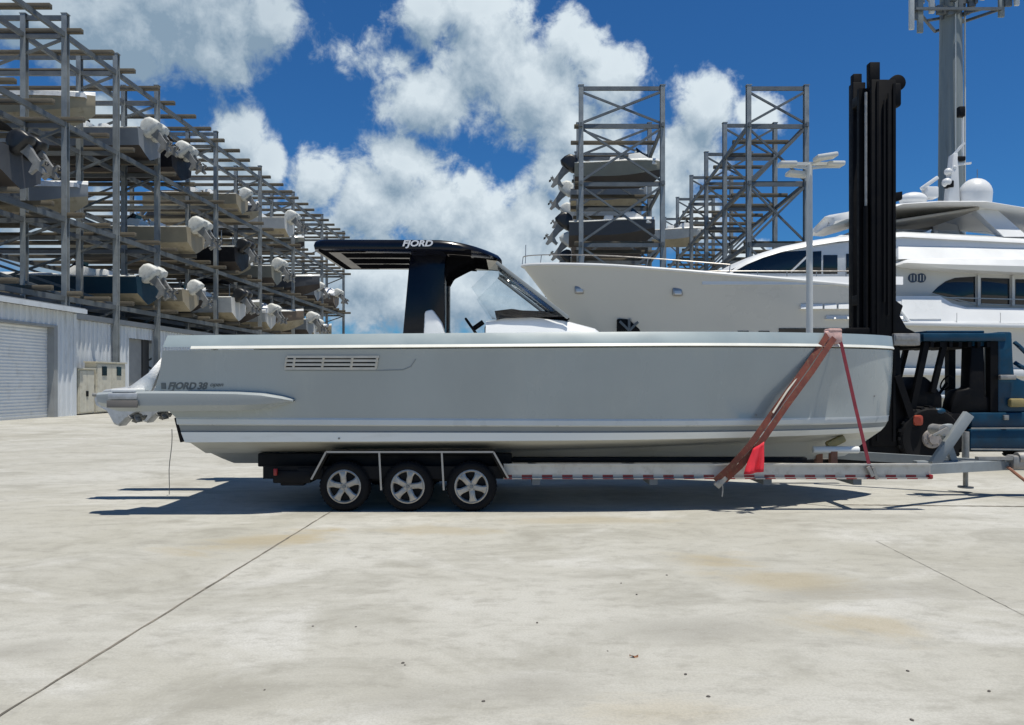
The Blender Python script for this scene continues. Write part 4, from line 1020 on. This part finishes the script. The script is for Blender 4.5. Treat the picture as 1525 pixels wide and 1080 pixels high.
# the shallow step in the topsides behind the grille
b = MB()
pts = [hpt(px, py, .003) for px, py in ((425, 551.5), (500, 552), (565, 552), (600, 551), (612, 546), (619, 535), (625, 528), (660, 527), (760, 526.5), (900, 527), (1100, 528))]
b.ribbon(pts[:6], .012, .006); b.build('panel_seam', 'recess', root)
for px, py in ((505, 653), (1126, 618), (1302, 590)):
    b = MB(); p = hpt(px, py, 0); b.cyl(p + Vector((0, .02, 0)), p - Vector((0, .010, 0)), .014, n=14); b.build('drain_fitting', 'motor_leg', root)
# hull lettering and emblem
c0 = hpt(243, 576, .006)
def hull_text(body, px, py, size, shear=.3, sx=1, off=0.004):
    p = hpt(px, py, .006); return text('hull_letters', body, p, size, 'letter_dark', root, shear=shear, sx=sx, off=off, rot=(R(96), 0, 0))
hull_text('FJORD', 270, 575.5, .135, .35, 1.0)
hull_text('38', 300, 575.5, .135, .35, 1.0)
hull_text('open', 322, 573, .085, .35, 1.1, 0)
b = MB(); p = hpt(243.5, 575, .006); b.box(p, (.062, .01, .085), Matrix.Rotation(R(96 - 90), 3, 'X')); b.build('hull_emblem', 'letter_dark', root)
# stern wings (low sponsons that run aft past the transom)
for sg in (-1, 1):
    b = MB(); rows = []
    for x, zt, zb, yo, yi in ((-5.78, 1.68, 1.56, 1.80, 1.74), (-5.74, 1.715, 1.53, 1.90, 1.70), (-5.45, 1.73, 1.455, 1.97, 1.62), (-5.1, 1.735, 1.45, 1.985, 1.60), (-4.6, 1.735, 1.455, 1.99, 1.60), (-3.8, 1.725, 1.465, 1.985, 1.60), (-3.45, 1.705, 1.49, 1.96, 1.65), (-3.2, 1.66, 1.54, 1.88, 1.70), (-3.05, 1.615, 1.585, 1.80, 1.72)):
        zm = lerp(zt, zb, .3)
        rows.append([(x, BC + sg * (yo - .04), zt), (x, BC + sg * yo, zt - .03), (x, BC + sg * yo, zm), (x, BC + sg * (yo - .02), lerp(zt, zb, .7)), (x, BC + sg * (yo - .1), zb), (x, BC + sg * yi, zb + .02), (x, BC + sg * yi, zt)])
    b.loft(rows, closed=True, caps=True); wg = b.build('stern_wing', 'wing_grey', root, 30)
    b = MB(); y0_, y1_ = BC + sg * 2.0, BC + sg * 1.6
    b.box((-5.33, BC + sg * 1.8, 1.665), (.40, .42, .09), bev=.02); b.build('corner_pad', 'drive', wg)
    b = MB(); b.box((-5.33, BC + sg * 1.8, 1.745), (.34, .36, .05), bev=.02); b.build('step_tread', 'gel', wg)
    b = MB(); b.box((-5.33, BC + sg * 2.0, 1.56), (.42, .02, .10), bev=.005); b.build('warning_sticker', 'beige_trim', wg)
# white wrap on the transom corner
for sg in (-1, 1):
    y = BC + sg * 1.70; b = MB()
    b.loft([[(-4.90, y, 2.24), (-4.93, y - sg * .25, 2.1)], [(-5.12, y + sg * .02, 1.98), (-5.12, y - sg * .3, 1.9)], [(-5.42, y + sg * .05, 1.75), (-5.25, y - sg * .35, 1.73)]])
    b.loft([[(-4.90, y, 2.24), (-5.12, y + sg * .02, 1.98), (-5.42, y + sg * .05, 1.75)], [(-4.97, y, 2.0), (-5.04, y, 1.85), (-5.08, y, 1.74)]])
    bmesh.ops.remove_doubles(b.bm, verts=b.bm.verts, dist=1e-4)
    o = b.build('transom_wrap', 'plaster_white', root); md = o.modifiers.new('thick', 'SOLIDIFY'); md.thickness = .02
# drives
for yd in (11.62, 12.55):
    xo = 0.0 if yd < 12 else -.02
    b = MB(); prof = [(-6.50, 1.62), (-6.47, 1.50), (-6.30, 1.40), (-6.20, 1.20), (-6.12, 1.17), (-6.03, 1.27), (-5.88, 1.38), (-5.5, 1.46), (-5.1, 1.40), (-4.86, 1.32), (-4.86, 1.74), (-5.3, 1.80), (-5.9, 1.80), (-6.35, 1.74)]
    rr = [[(x + xo, yd + dy, lerp(1.5, z, s)) for x, z in prof] for dy, s in ((-.13, .9), (-.10, 1), (.10, 1), (.13, .9))]
    b.loft(rr, closed=True, caps=True); dr = b.build('stern_drive', 'drive', root, 40)
    b = MB(); c = Vector((-6.0 + xo, yd, 1.36))
    b.cyl(c + Vector((-.25, 0, 0.04)), c + Vector((.16, 0, -.05)), .075, .05)
    for s_ in (0, .1):
        for q in range(4):
            a = R(90 * q + 25 + s_ * 300); cc = c + Vector((.05 + s_, 0, 0))
            pts = [cc + Vector((0, .05 * math.cos(a), .05 * math.sin(a))), cc + Vector((-.04, .12 * math.cos(a - .4), .12 * math.sin(a - .4))), cc + Vector((0, .165 * math.cos(a), .165 * math.sin(a))), cc + Vector((.05, .125 * math.cos(a + .4), .125 * math.sin(a + .4)))]
            b.loft([[pts[0], pts[1]], [pts[3], pts[2]]])
    o = b.build('propeller', 'motor_leg', dr); md = o.modifiers.new('thick', 'SOLIDIFY'); md.thickness = .015
    b = MB(); b.cyl((-6.55, yd - .07, 1.66), (-6.47, yd - .07, 1.66), .03); b.cyl((-6.55, yd + .02, 1.54), (-6.44, yd + .02, 1.54), .035); b.build('hose_fitting', 'motor_leg', dr)
for sg in (-1, 1):
    b = MB(); b.box((-4.74, BC + sg * 1.35, 1.18), (.05, .5, .36), Matrix.Rotation(R(-14), 3, 'Y'), bev=.01); b.build('trim_tab', 'black', root)
# T-top
TC = BC
def ttop_outline(inset, n=14):
    w = .97 - inset; xr = -3.03 + inset * .9; out = []
    out += [(xr, -w + .18), (xr + .03, -w + .05), (xr + .16, -w)]
    for i in range(n + 1):
        a = i / n; x = lerp(-1.1, -.16 - inset, math.sin(a * math.pi / 2)); y = -w * (1 - (max(0, (x + 1.1)) / (.94 - inset)) ** 2.6 * .42)
        out.append((x, y))
    return out + [(x, -y) for x, y in reversed(out)]
def droop(x): return -.20 * max(0, (x + 1.35) / 1.2) ** 1.9
b = MB(); rows = []
for inset, z in ((.30, 4.035), (.06, 4.02), (.015, 3.98), (0, 3.93), (.012, 3.87), (.05, 3.845)):
    rows.append([(x, TC + y, z + droop(x) * (1.0 if z > 3.95 else .85 if z > 3.9 else .45)) for x, y in ttop_outline(inset)])
b.loft(rows, closed=True, caps=True); tt = b.build('t_top', 'navy', root, 35)
def und(x): return 3.842 + droop(x) * .45
def panel(x0, x1, y0, y1, dz, name, m, t=.012, parent=tt):
    b = MB(); n = 8; rows = []
    for i in range(n + 1):
        x = lerp(x0, x1, i / n); z = und(x) - dz
        rows.append([(x, TC + y0, z), (x, TC + y1, z), (x, TC + y1, z + t), (x, TC + y0, z + t)])
    b.loft(rows, closed=True, caps=True); return b.build(name, m, parent)
panel(-2.93, -.62, -.92, .92, .002, 'ceiling', 'matte_black', .05); panel(-.60, -.24, -.60, .60, .002, 'ceiling', 'matte_black', .05)
panel(-2.80, -1.55, -.82, .82, .004, 'ceiling_panel', 'beige_trim'); panel(-1.0, -.62, -.72, .72, .004, 'ceiling_panel', 'beige_trim'); panel(-.40, -.24, -.50, .50, .004, 'ceiling_panel', 'grille')
for (y0, y1) in ((-.76, -.36), (-.24, .22), (.34, .76)):
    panel(-2.62, -1.57, y0, y1, .009, 'ceiling_slot', 'matte_black', .006); panel(-.98, -.64, y0 * .9, y1 * .9, .009, 'ceiling_slot', 'matte_black', .006)
text('letters', 'FJORD', (-1.43, TC - .972, 3.945), .125, 'letter_white', tt, shear=.25, off=.004, sx=1.25)
# T-top mast
b = MB()
b.prism([(-1.74, 2.3), (-1.60, 3.86), (-1.02, 3.86), (-1.05, 3.6), (-1.055, 2.3)], 11.55, 11.85, .04)
b.prism([(-1.74, 2.3), (-1.60, 3.86), (-1.02, 3.86), (-1.05, 3.6), (-1.055, 2.3)], 12.35, 12.65, .04)
b.prism([(-1.70, 2.3), (-1.57, 3.84), (-1.2, 3.84), (-1.2, 2.3)], 11.84, 12.36, .01)
b.build('t_top_mast', 'navy', root)
b = MB(); b.prism([(-1.06, 3.86), (-1.06, 3.45), (-.98, 3.60), (-.75, 3.72), (-.55, 3.81)], 11.6, 12.6, .03); b.build('mast_gusset', 'matte_black', root)
# seat, base, console, screen
for ya, yb in ((11.3, 11.52), (12.7, 12.92)):
    b = MB(); b.prism([(-1.36, 2.5), (-1.34, 2.95), (-1.22, 2.98), (-1.08, 2.78), (-1.0, 2.5)], ya, yb, .04); b.build('helm_seat', 'gel', root)
b = MB(); b.bb(-1.72, -.95, 11.2, 13.0, 2.40, 2.585, .03); b.build('seat_base', 'gel', root)
rows = []
for x, z, w in ((-.42, 2.52, .9), (-.40, 2.80, .88), (-.1, 2.86, .87), (.3, 2.875, .86), (.78, 2.83, .84), (1.05, 2.76, .8), (1.3, 2.70, .74), (1.42, 2.62, .66), (1.47, 2.5, .5)):
    rows.append([(x, BC - w, 2.45), (x, BC - w, 2.60), (x, BC - w + .10, z - .03), (x, BC - w + .25, z), (x, BC + w - .25, z), (x, BC + w - .1, z - .03), (x, BC + w, 2.60), (x, BC + w, 2.45)])
b = MB(); b.loft(rows, caps=True); b.build('console', 'gel', root, 40)
b = MB(); b.prism([(-.10, 2.88), (-.28, 2.955), (.0, 2.99), (.15, 2.965), (.76, 2.945), (.9, 2.83), (.3, 2.87)], BC - .72, BC + .72, .02); b.build('dashboard', 'matte_black', root)
b = MB(); c = Vector((-.62, 11.75, 2.70)); ax = Matrix.Rotation(R(-35), 3, 'Y')
b.tube([c + ax @ Vector((0, .2 * math.sin(a), .2 * math.cos(a))) for a in [R(18 * q) for q in range(21)]], .022, 6)
b.cyl(c, c + ax @ Vector((.2, 0, 0)), .04)
for q in range(3): a = R(120 * q + 90); b.bar(c, c + ax @ Vector((0, .2 * math.cos(a), .2 * math.sin(a))), .03, .02)
b.build('steering_wheel', 'black', root)
b = MB(); b.box((-.38, 11.6, 2.66), (.1, .12, .16), bev=.03); b.sphere((-.3, 11.55, 2.74), .05); b.build('throttle', 'black', root)
ctop = lambda y: (-.22, y, 3.66); cbot = lambda y: (.86, y, 2.83)
for y in (BC - .82, BC + .82):
    b = MB(); b.bar((-.24, y * .985 + BC * .015, 3.69), (.86, y, 2.84), .04, .055, .01); b.build('windscreen_frame', 'recess', root)
b = MB(); b.loft([[ctop(BC - .78), ctop(BC + .78)], [cbot(BC - .78), cbot(BC + .78)]]); o = b.build('windscreen', 'glass', root); md = o.modifiers.new('thick', 'SOLIDIFY'); md.thickness = .008
for sg in (-1, 1):
    y = BC + sg * .83
    b = MB(); b.loft([[(-.26, y, 3.66), (.80, y, 2.86)], [(-.62, y, 3.3), (-.3, y, 2.82)]]); o = b.build('side_glass', 'glass', root); md = o.modifiers.new('thick', 'SOLIDIFY'); md.thickness = .008

# drain line hanging at the stern
b = MB(); p0, p1 = Vector((X(256, 11.9), 11.9, 1.1)), Vector((X(251, 12.15), 12.15, .01)); b.tube([p0.lerp(p1, i / 8) + Vector((.012 * math.sin(i), 0, 0)) for i in range(9)], .007, 6)
o = b.build('drain_hose', 'motor_leg'); solo(o, p1); tag(o, 'thin grey hose hanging from the boat stern to the ground', 'hose')

# ------------------------------------------------------------------ trailer
root = thing('boat_trailer', (0, BC, 0), 'triple axle aluminium boat trailer with red and white tape under the grey boat', 'trailer')
YN, YF = 10.72, 2 * BC - 10.72
for y in (YN, YF):
    b = MB(); x0, x1 = -.12, X(1385, YN)
    b.bb(x0, x1, y - .01, y + .01, .47, .67); b.bb(x0, x1, y - .05, y + .05, .655, .675); b.bb(x0, x1, y - .05, y + .05, .455, .475)
    rf = MB(); rf.bb(-3.6, x0 - .002, y - .04, y + .04, .46, .64); rf.build('rear_frame', 'black', root)
    ro = b.build('frame_rail', 'alu', root)
    s = -1 if y < BC else 1
    b = MB(); b.bb(x0 + .01, x1 - .005, y + s * .053, y + s * .051, .456, .474); b.bb(x0 + .01, x1 - .01, y + s * .013, y + s * .0105, .478, .515); b.build('reflective_tape', 'tape', ro)
    b = MB(); b.box((X(1384, YN), y + s * .03, .49), (.05, .06, .06), bev=.01); b.build('marker_light', 'red', ro)
for x in (.35, 2.05, 3.7, 5.0):
    b = MB(); b.bb(x - .06, x + .06, YN - .03, YF - .06, .37, .453); b.build('cross_member', 'galv_dark', root)
for y in (11.05, 13.15):
    b = MB(); b.bb(-3.78, .0, y - .08, y + .08, .60, .80, .02); b.bb(.0, 4.4, y - .06, y + .06, .66, .74, .02); b.build('bunk', 'black', root)
    b = MB()
    for x in (-3.2, -2.4, -1.5, -.6, .35, 2.05, 3.7): b.bar((x, y, .46), (x, y, .62), .08)
    b.build('bunk_bracket', 'galv_dark', root)
b = MB(); b.bb(-3.45, -2.9, YN - .08, YF + .08, .40, .58, .02); b.bb(-3.35, -3.0, YN - .05, YN + .1, .36, .42, .02); b.build('rear_crossbar', 'black', root)
for y in (YN - .1, YF + .1):
    b = MB(); b.box((-3.40, y, .565), (.05, .05, .10), bev=.01); b.build('tail_light', 'red', root)
YW = 10.60
for side, y0 in ((-1, YW), (1, 2 * BC - YW)):
    s = -side
    for px in (512, 607, 702):
        c = Vector((X(px, YW), y0, .357)); rr = []
        for dy, q in ((.03, .62), (.0, .70), (-.012, .82), (.0, .93), (.03, .985), (.06, 1), (.2, 1), (.24, .97), (.26, .85), (.25, .6)):
            rr.append([c + Vector((q * .357 * math.cos(a), s * dy, q * .357 * math.sin(a))) for a in [2 * math.pi * k / 48 for k in range(48)]])
        b = MB(); b.loft(rr, closed=True)
        for k in range(40):
            a = 2 * math.pi * k / 40
            b.box(c + Vector((.357 * math.cos(a), s * .13, .357 * math.sin(a))), (.012, .17, .03), Matrix.Rotation(-a, 3, 'Y'))
        w = b.build('wheel', 'rubber', root, 40)
        b = MB(); ring = []
        for dy, q in ((.05, .205), (.012, .215), (.0, .228), (.006, .245), (.03, .25)):
            ring.append([c + Vector((q * math.cos(a), s * dy, q * math.sin(a))) for a in [2 * math.pi * k / 48 for k in range(48)]])
        b.loft(ring, closed=True)
        off = R(90) + px * .01
        for k in range(5):
            a = off + 2 * math.pi * k / 5; rad = Vector((math.cos(a), 0, math.sin(a))); tn = Vector((-math.sin(a), 0, math.cos(a)))
            rows = []
            for q, wd, dy in ((.04, .042, .025), (.10, .040, .012), (.15, .040, .01), (.19, .052, .014), (.215, .074, .02)):
                m_ = c + rad * q + Vector((0, s * dy, 0)); rows.append([m_ - tn * wd, m_ - tn * wd * .6 - Vector((0, s * .012, 0)), m_ + tn * wd * .6 - Vector((0, s * .012, 0)), m_ + tn * wd, m_ + tn * wd + Vector((0, s * .04, 0)), m_ - tn * wd + Vector((0, s * .04, 0))])
            b.loft(rows, closed=True, caps=True)
        b.cyl(c + Vector((0, s * .05, 0)), c + Vector((0, s * .008, 0)), .07, .06, 24)
        rim = b.build('rim', 'chrome', w, 30)
        b = MB(); b.cyl(c + Vector((0, s * .12, 0)), c + Vector((0, s * .06, 0)), .225, n=32); b.build('brake_disc', 'black', w)
        b = MB(); b.cyl(c + Vector((0, s * .03, 0)), c + Vector((0, -s * .012, 0)), .032, .026, 16)
        for k in range(5): a = off + 2 * math.pi * (k + .5) / 5; q_ = c + Vector((.05 * math.cos(a), s * .006, .05 * math.sin(a))); b.cyl(q_ + Vector((0, s * .02, 0)), q_ - Vector((0, s * .008, 0)), .009, n=6)
        b.build('hub_cap', 'motor_leg', w)
    # fender with bright trim
    yo = y0 + side * .02
    Dn = YW - .02
    b = MB(); out = [(464, 714), (486, 673), (735, 673), (757, 712)]; pr = [(X(a, Dn), Z(c, Dn)) for a, c in out]
    inn = [(X(470, Dn), Z(714, Dn)), (X(489, Dn), Z(676.5, Dn)), (X(732, Dn), Z(676.5, Dn)), (X(751, Dn), Z(712, Dn))]
    rows = [[(p[0], y_, p[1]) for p in pr] for y_ in (yo, yo + s * .34)]
    b.loft(rows); rows2 = [[(p[0], yo, p[1]) for p in pr], [(p[0], yo, p[1]) for p in inn]]; b.loft(rows2)
    fe = b.build('fender', 'black', root); md = fe.modifiers.new('thick', 'SOLIDIFY'); md.thickness = .012
    b = MB()
    tp = [Vector((p[0], yo - s * .014, p[1])) for p in pr]
    for a, c in zip(tp, tp[1:]): b.bar(a, c, .02, .026)
    for px in (565, 658): b.bar(Vector((X(px, Dn), yo - s * .012, Z(674, Dn))), Vector((X(px + 3, Dn), yo - s * .012, Z(730, Dn))), .012, .026, up=(1, 0, 0))
    b.build('fender_trim', 'chrome_dull', fe)
    b = MB(); b.bb(X(486, Dn), X(735, Dn), y0 + s * .27, y0 + s * .30, .40, .78); b.bb(X(440, Dn), X(480, Dn), y0 + s * .05, y0 + s * .3, .45, .62, .02); b.build('inner_fender', 'black', fe)
for px in (512, 607, 702):
    b = MB(); b.bar((X(px, YW), YW + .26, .357), (X(px, YW), 2 * BC - YW - .26, .357), .1); b.build('axle', 'black', root)
# tongue, stand, jack and coupler
b = MB(); b.bar((5.6, YN + .1, .56), (8.0, BC - .05, .50), .09, .15); b.bar((5.6, YF - .1, .56), (8.0, BC + .05, .50), .09, .15); b.bar((6.6, BC, .5), (9.6, BC, .48), .14, .14, .01); b.build('tongue', 'galv', root)
b = MB(); b.bar((6.85, BC - .1, .52), (7.42, BC - .1, 1.34), .1, .16, .012); b.bar((7.25, BC, .52), (7.05, BC, 1.1), .08, .1); b.bar((6.9, BC, 1.05), (7.2, BC, 1.1), .14, .16, .02); b.build('winch_stand', 'galv', root)
b = MB(); b.cyl((6.95, BC - .22, 1.08), (6.95, BC + .1, 1.08), .09, n=16); b.bar((6.75, BC - .25, 1.0), (6.98, BC - .25, 1.12), .03); b.build('winch', 'steel', root)
b = MB(); b.cyl((X(1438, 12.45), 12.45, .40), (X(1438, 12.45), 12.45, 1.02), .055, n=14); b.cyl((X(1438, 12.45), 12.45, .1), (X(1438, 12.45), 12.45, .5), .04, n=14); b.cyl((X(1438, 12.45), 12.45, .075), (X(1438, 12.45), 12.45, .10), .12, n=20); b.bar((X(1438, 12.45), 12.38, .5), (X(1438, 12.45), 12.1, .5), .08); b.build('jack', 'steel', root)
b = MB(); b.box((8.35, BC - .05, .56), (.5, .25, .22), bev=.05); b.cyl((8.2, BC - .1, .62), (8.6, BC - .1, .64), .1, n=14); b.bar((7.55, BC - .1, .62), (8.2, BC - .1, .62), .1, .05); b.build('coupler', 'steel', root)
b = MB(); b.cyl((4.70, 11.55, .80), (5.42, 11.55, .80), .055, n=14, bev=.01); b.build('bow_roller', 'gel', root)
for ya, zt_ in ((11.55, .82), (12.1, .78)): b = MB(); b.bar((5.02, ya, .5), (5.02, ya, zt_), .1, .1); b.build('roller_post', 'rusty', root)
b = MB(); b.box((5.08, 11.6, .92), (.3, .12, .12), Matrix.Rotation(R(-25), 3, 'Y'), bev=.03); b.build('bow_chock', 'yellow', root)
b = MB(); b.tube([(8.05, BC - .1, .48), (8.12, BC - .2, .38), (8.3, BC - .3, .2), (8.5, BC - .35, .1), (8.8, BC - .4, .06), (9.3, BC - .5, .05)], .025); b.build('brake_hose', 'rusty', root)

# ------------------------------------------------------------------ straps, flag, pad
b = MB()
base = [Vector((4.74, 10.90, 2.56)), Vector((4.62, 10.84, 2.40)), Vector((4.3, 10.72, 2.02)), Vector((3.9, 10.60, 1.52)), Vector((3.45, 10.46, .97)), Vector((3.2, 10.50, .66)), Vector((3.0, 10.63, .44))]
for dx in (-.085, .045): b.ribbon([p + Vector((dx + .008 * math.sin(3 * i + dx * 40), (0 if dx > 0 else -.012) + .006 * math.sin(2 * i), 0)) for i, p in enumerate(base)], .088, .006)
o = b.build('tie_down_strap', 'strap'); solo(o, (3.0, 10.63, .44)); tag(o, 'doubled brownish red webbing strap slanting left from the bow to the trailer rail', 'strap')
o2 = MB(); p = Vector((3.0, 10.62, .43)); o2.box(p, (.2, .06, .1), Matrix.Rotation(R(-48), 3, 'Y'), bev=.015); o2.cyl(p + Vector((0, -.05, 0)), p + Vector((0, .05, 0)), .035); o2.tube([p + Vector((.02, 0, -.03)), p + Vector((.03, 0, -.12)), p + Vector((.02, 0, -.22))], .012, 6); o2.build('ratchet', 'steel', None)
rt = bpy.data.objects['ratchet']; rt.data.transform(Matrix.Translation(-Vector((3.0, 10.63, .44)))); rt.parent = o
b = MB(); b.tube([Vector((4.15, 10.70, 1.95)), Vector((3.95, 10.62, 1.72)), Vector((3.72, 10.53, 1.42))], .014, 6); st = b.build('strap_hem', 'grille'); st.data.transform(Matrix.Translation(-Vector((3.0, 10.63, .44)))); st.parent = o
b = MB()
base = [Vector((4.80, 10.90, 2.58)), Vector((4.86, 10.89, 2.40)), Vector((5.02, 10.80, 1.5)), Vector((5.20, 10.66, .47))]
b.ribbon(base, .05, .006); o = b.build('tie_down_strap', 'strap2'); solo(o, (5.2, 10.66, .47)); tag(o, 'single crimson strap running down right from the bow to the rail end', 'strap')
b = MB(); b.bar((5.13, 10.64, .64), (5.2, 10.64, .5), .03, .05); b.bar((5.2, 10.64, .63), (5.26, 10.64, .46), .03, .04); rt = b.build('hook', 'steel'); rt.data.transform(Matrix.Translation(-Vector((5.2, 10.66, .47)))); rt.parent = o
rows = []
for i in range(9):
    t = i / 8; r_ = []
    for j in range(7):
        s = j / 6; x = lerp(3.40, 3.56, s) + (-.14 * t * (1 - s)) + .03 * t * math.sin(s * 5); r_.append((x, 10.42 - .03 * t + .03 * math.sin(s * 9 + t * 3) * (.3 + t), 1.02 - .10 * (1 - s) - t * (.36 + .06 * s)))
    rows.append(r_)
b = MB(); b.loft(rows); o = b.build('warning_flag', 'flag'); md = o.modifiers.new('thick', 'SOLIDIFY'); md.thickness = .004; solo(o, (3.45, 10.42, .95)); tag(o, 'bright red cloth flag hanging from the doubled strap', 'flag')
b = MB(); c = Vector((4.75, 10.93, 2.52)); b.box(c, (.26, .10, .20), Matrix.Rotation(R(-4), 3, 'Y'), bev=.04); b.box(c + Vector((.02, .05, .1)), (.2, .2, .06), bev=.025); o = b.build('edge_protector', 'pad'); solo(o, c); tag(o, 'pinkish padded edge protector under the straps on the bow gunwale', 'strap pad')

# ------------------------------------------------------------------ litter on the slab
for i, (px, py) in enumerate(((948, 886), (925, 869), (993, 857), (800, 928), (1021, 1005), (1055, 1038), (1352, 1000), (1358, 1073), (600, 988), (603, 991), (394, 1028), (530, 934), (466, 933), (1473, 1030), (905, 970), (720, 1045))):
    x, y = ground_px(px, py); s = random.uniform(.005, .010)
    b = MB(); b.sphere((x, y, s * .4), s, (1.3, .9, .55), 8, 6, Matrix.Rotation(random.uniform(0, 3), 3, 'Z'))
    for v_ in b.bm.verts: v_.co += Vector((random.uniform(-1, 1), random.uniform(-1, 1), 0)) * s * .18
    o = b.build('pebble', 'pebble'); solo(o, (x, y, 0)); tag(o, 'small dark pebble lying on the concrete foreground', 'pebble', 'dark pebbles on the concrete foreground')
x, y = ground_px(944, 979)
rows = [[(x - .03 + .06 * i / 6, y - .014 * math.sin(math.pi * i / 6), .006 + .012 * math.sin(i)), (x - .03 + .06 * i / 6, y, .010), (x - .03 + .06 * i / 6, y + .014 * math.sin(math.pi * i / 6), .008 + .012 * math.cos(i))] for i in range(7)]
b = MB(); b.loft(rows); o = b.build('dry_leaf', 'leaf'); solo(o, (x, y, 0)); tag(o, 'single brown dry leaf on the concrete foreground', 'leaf')
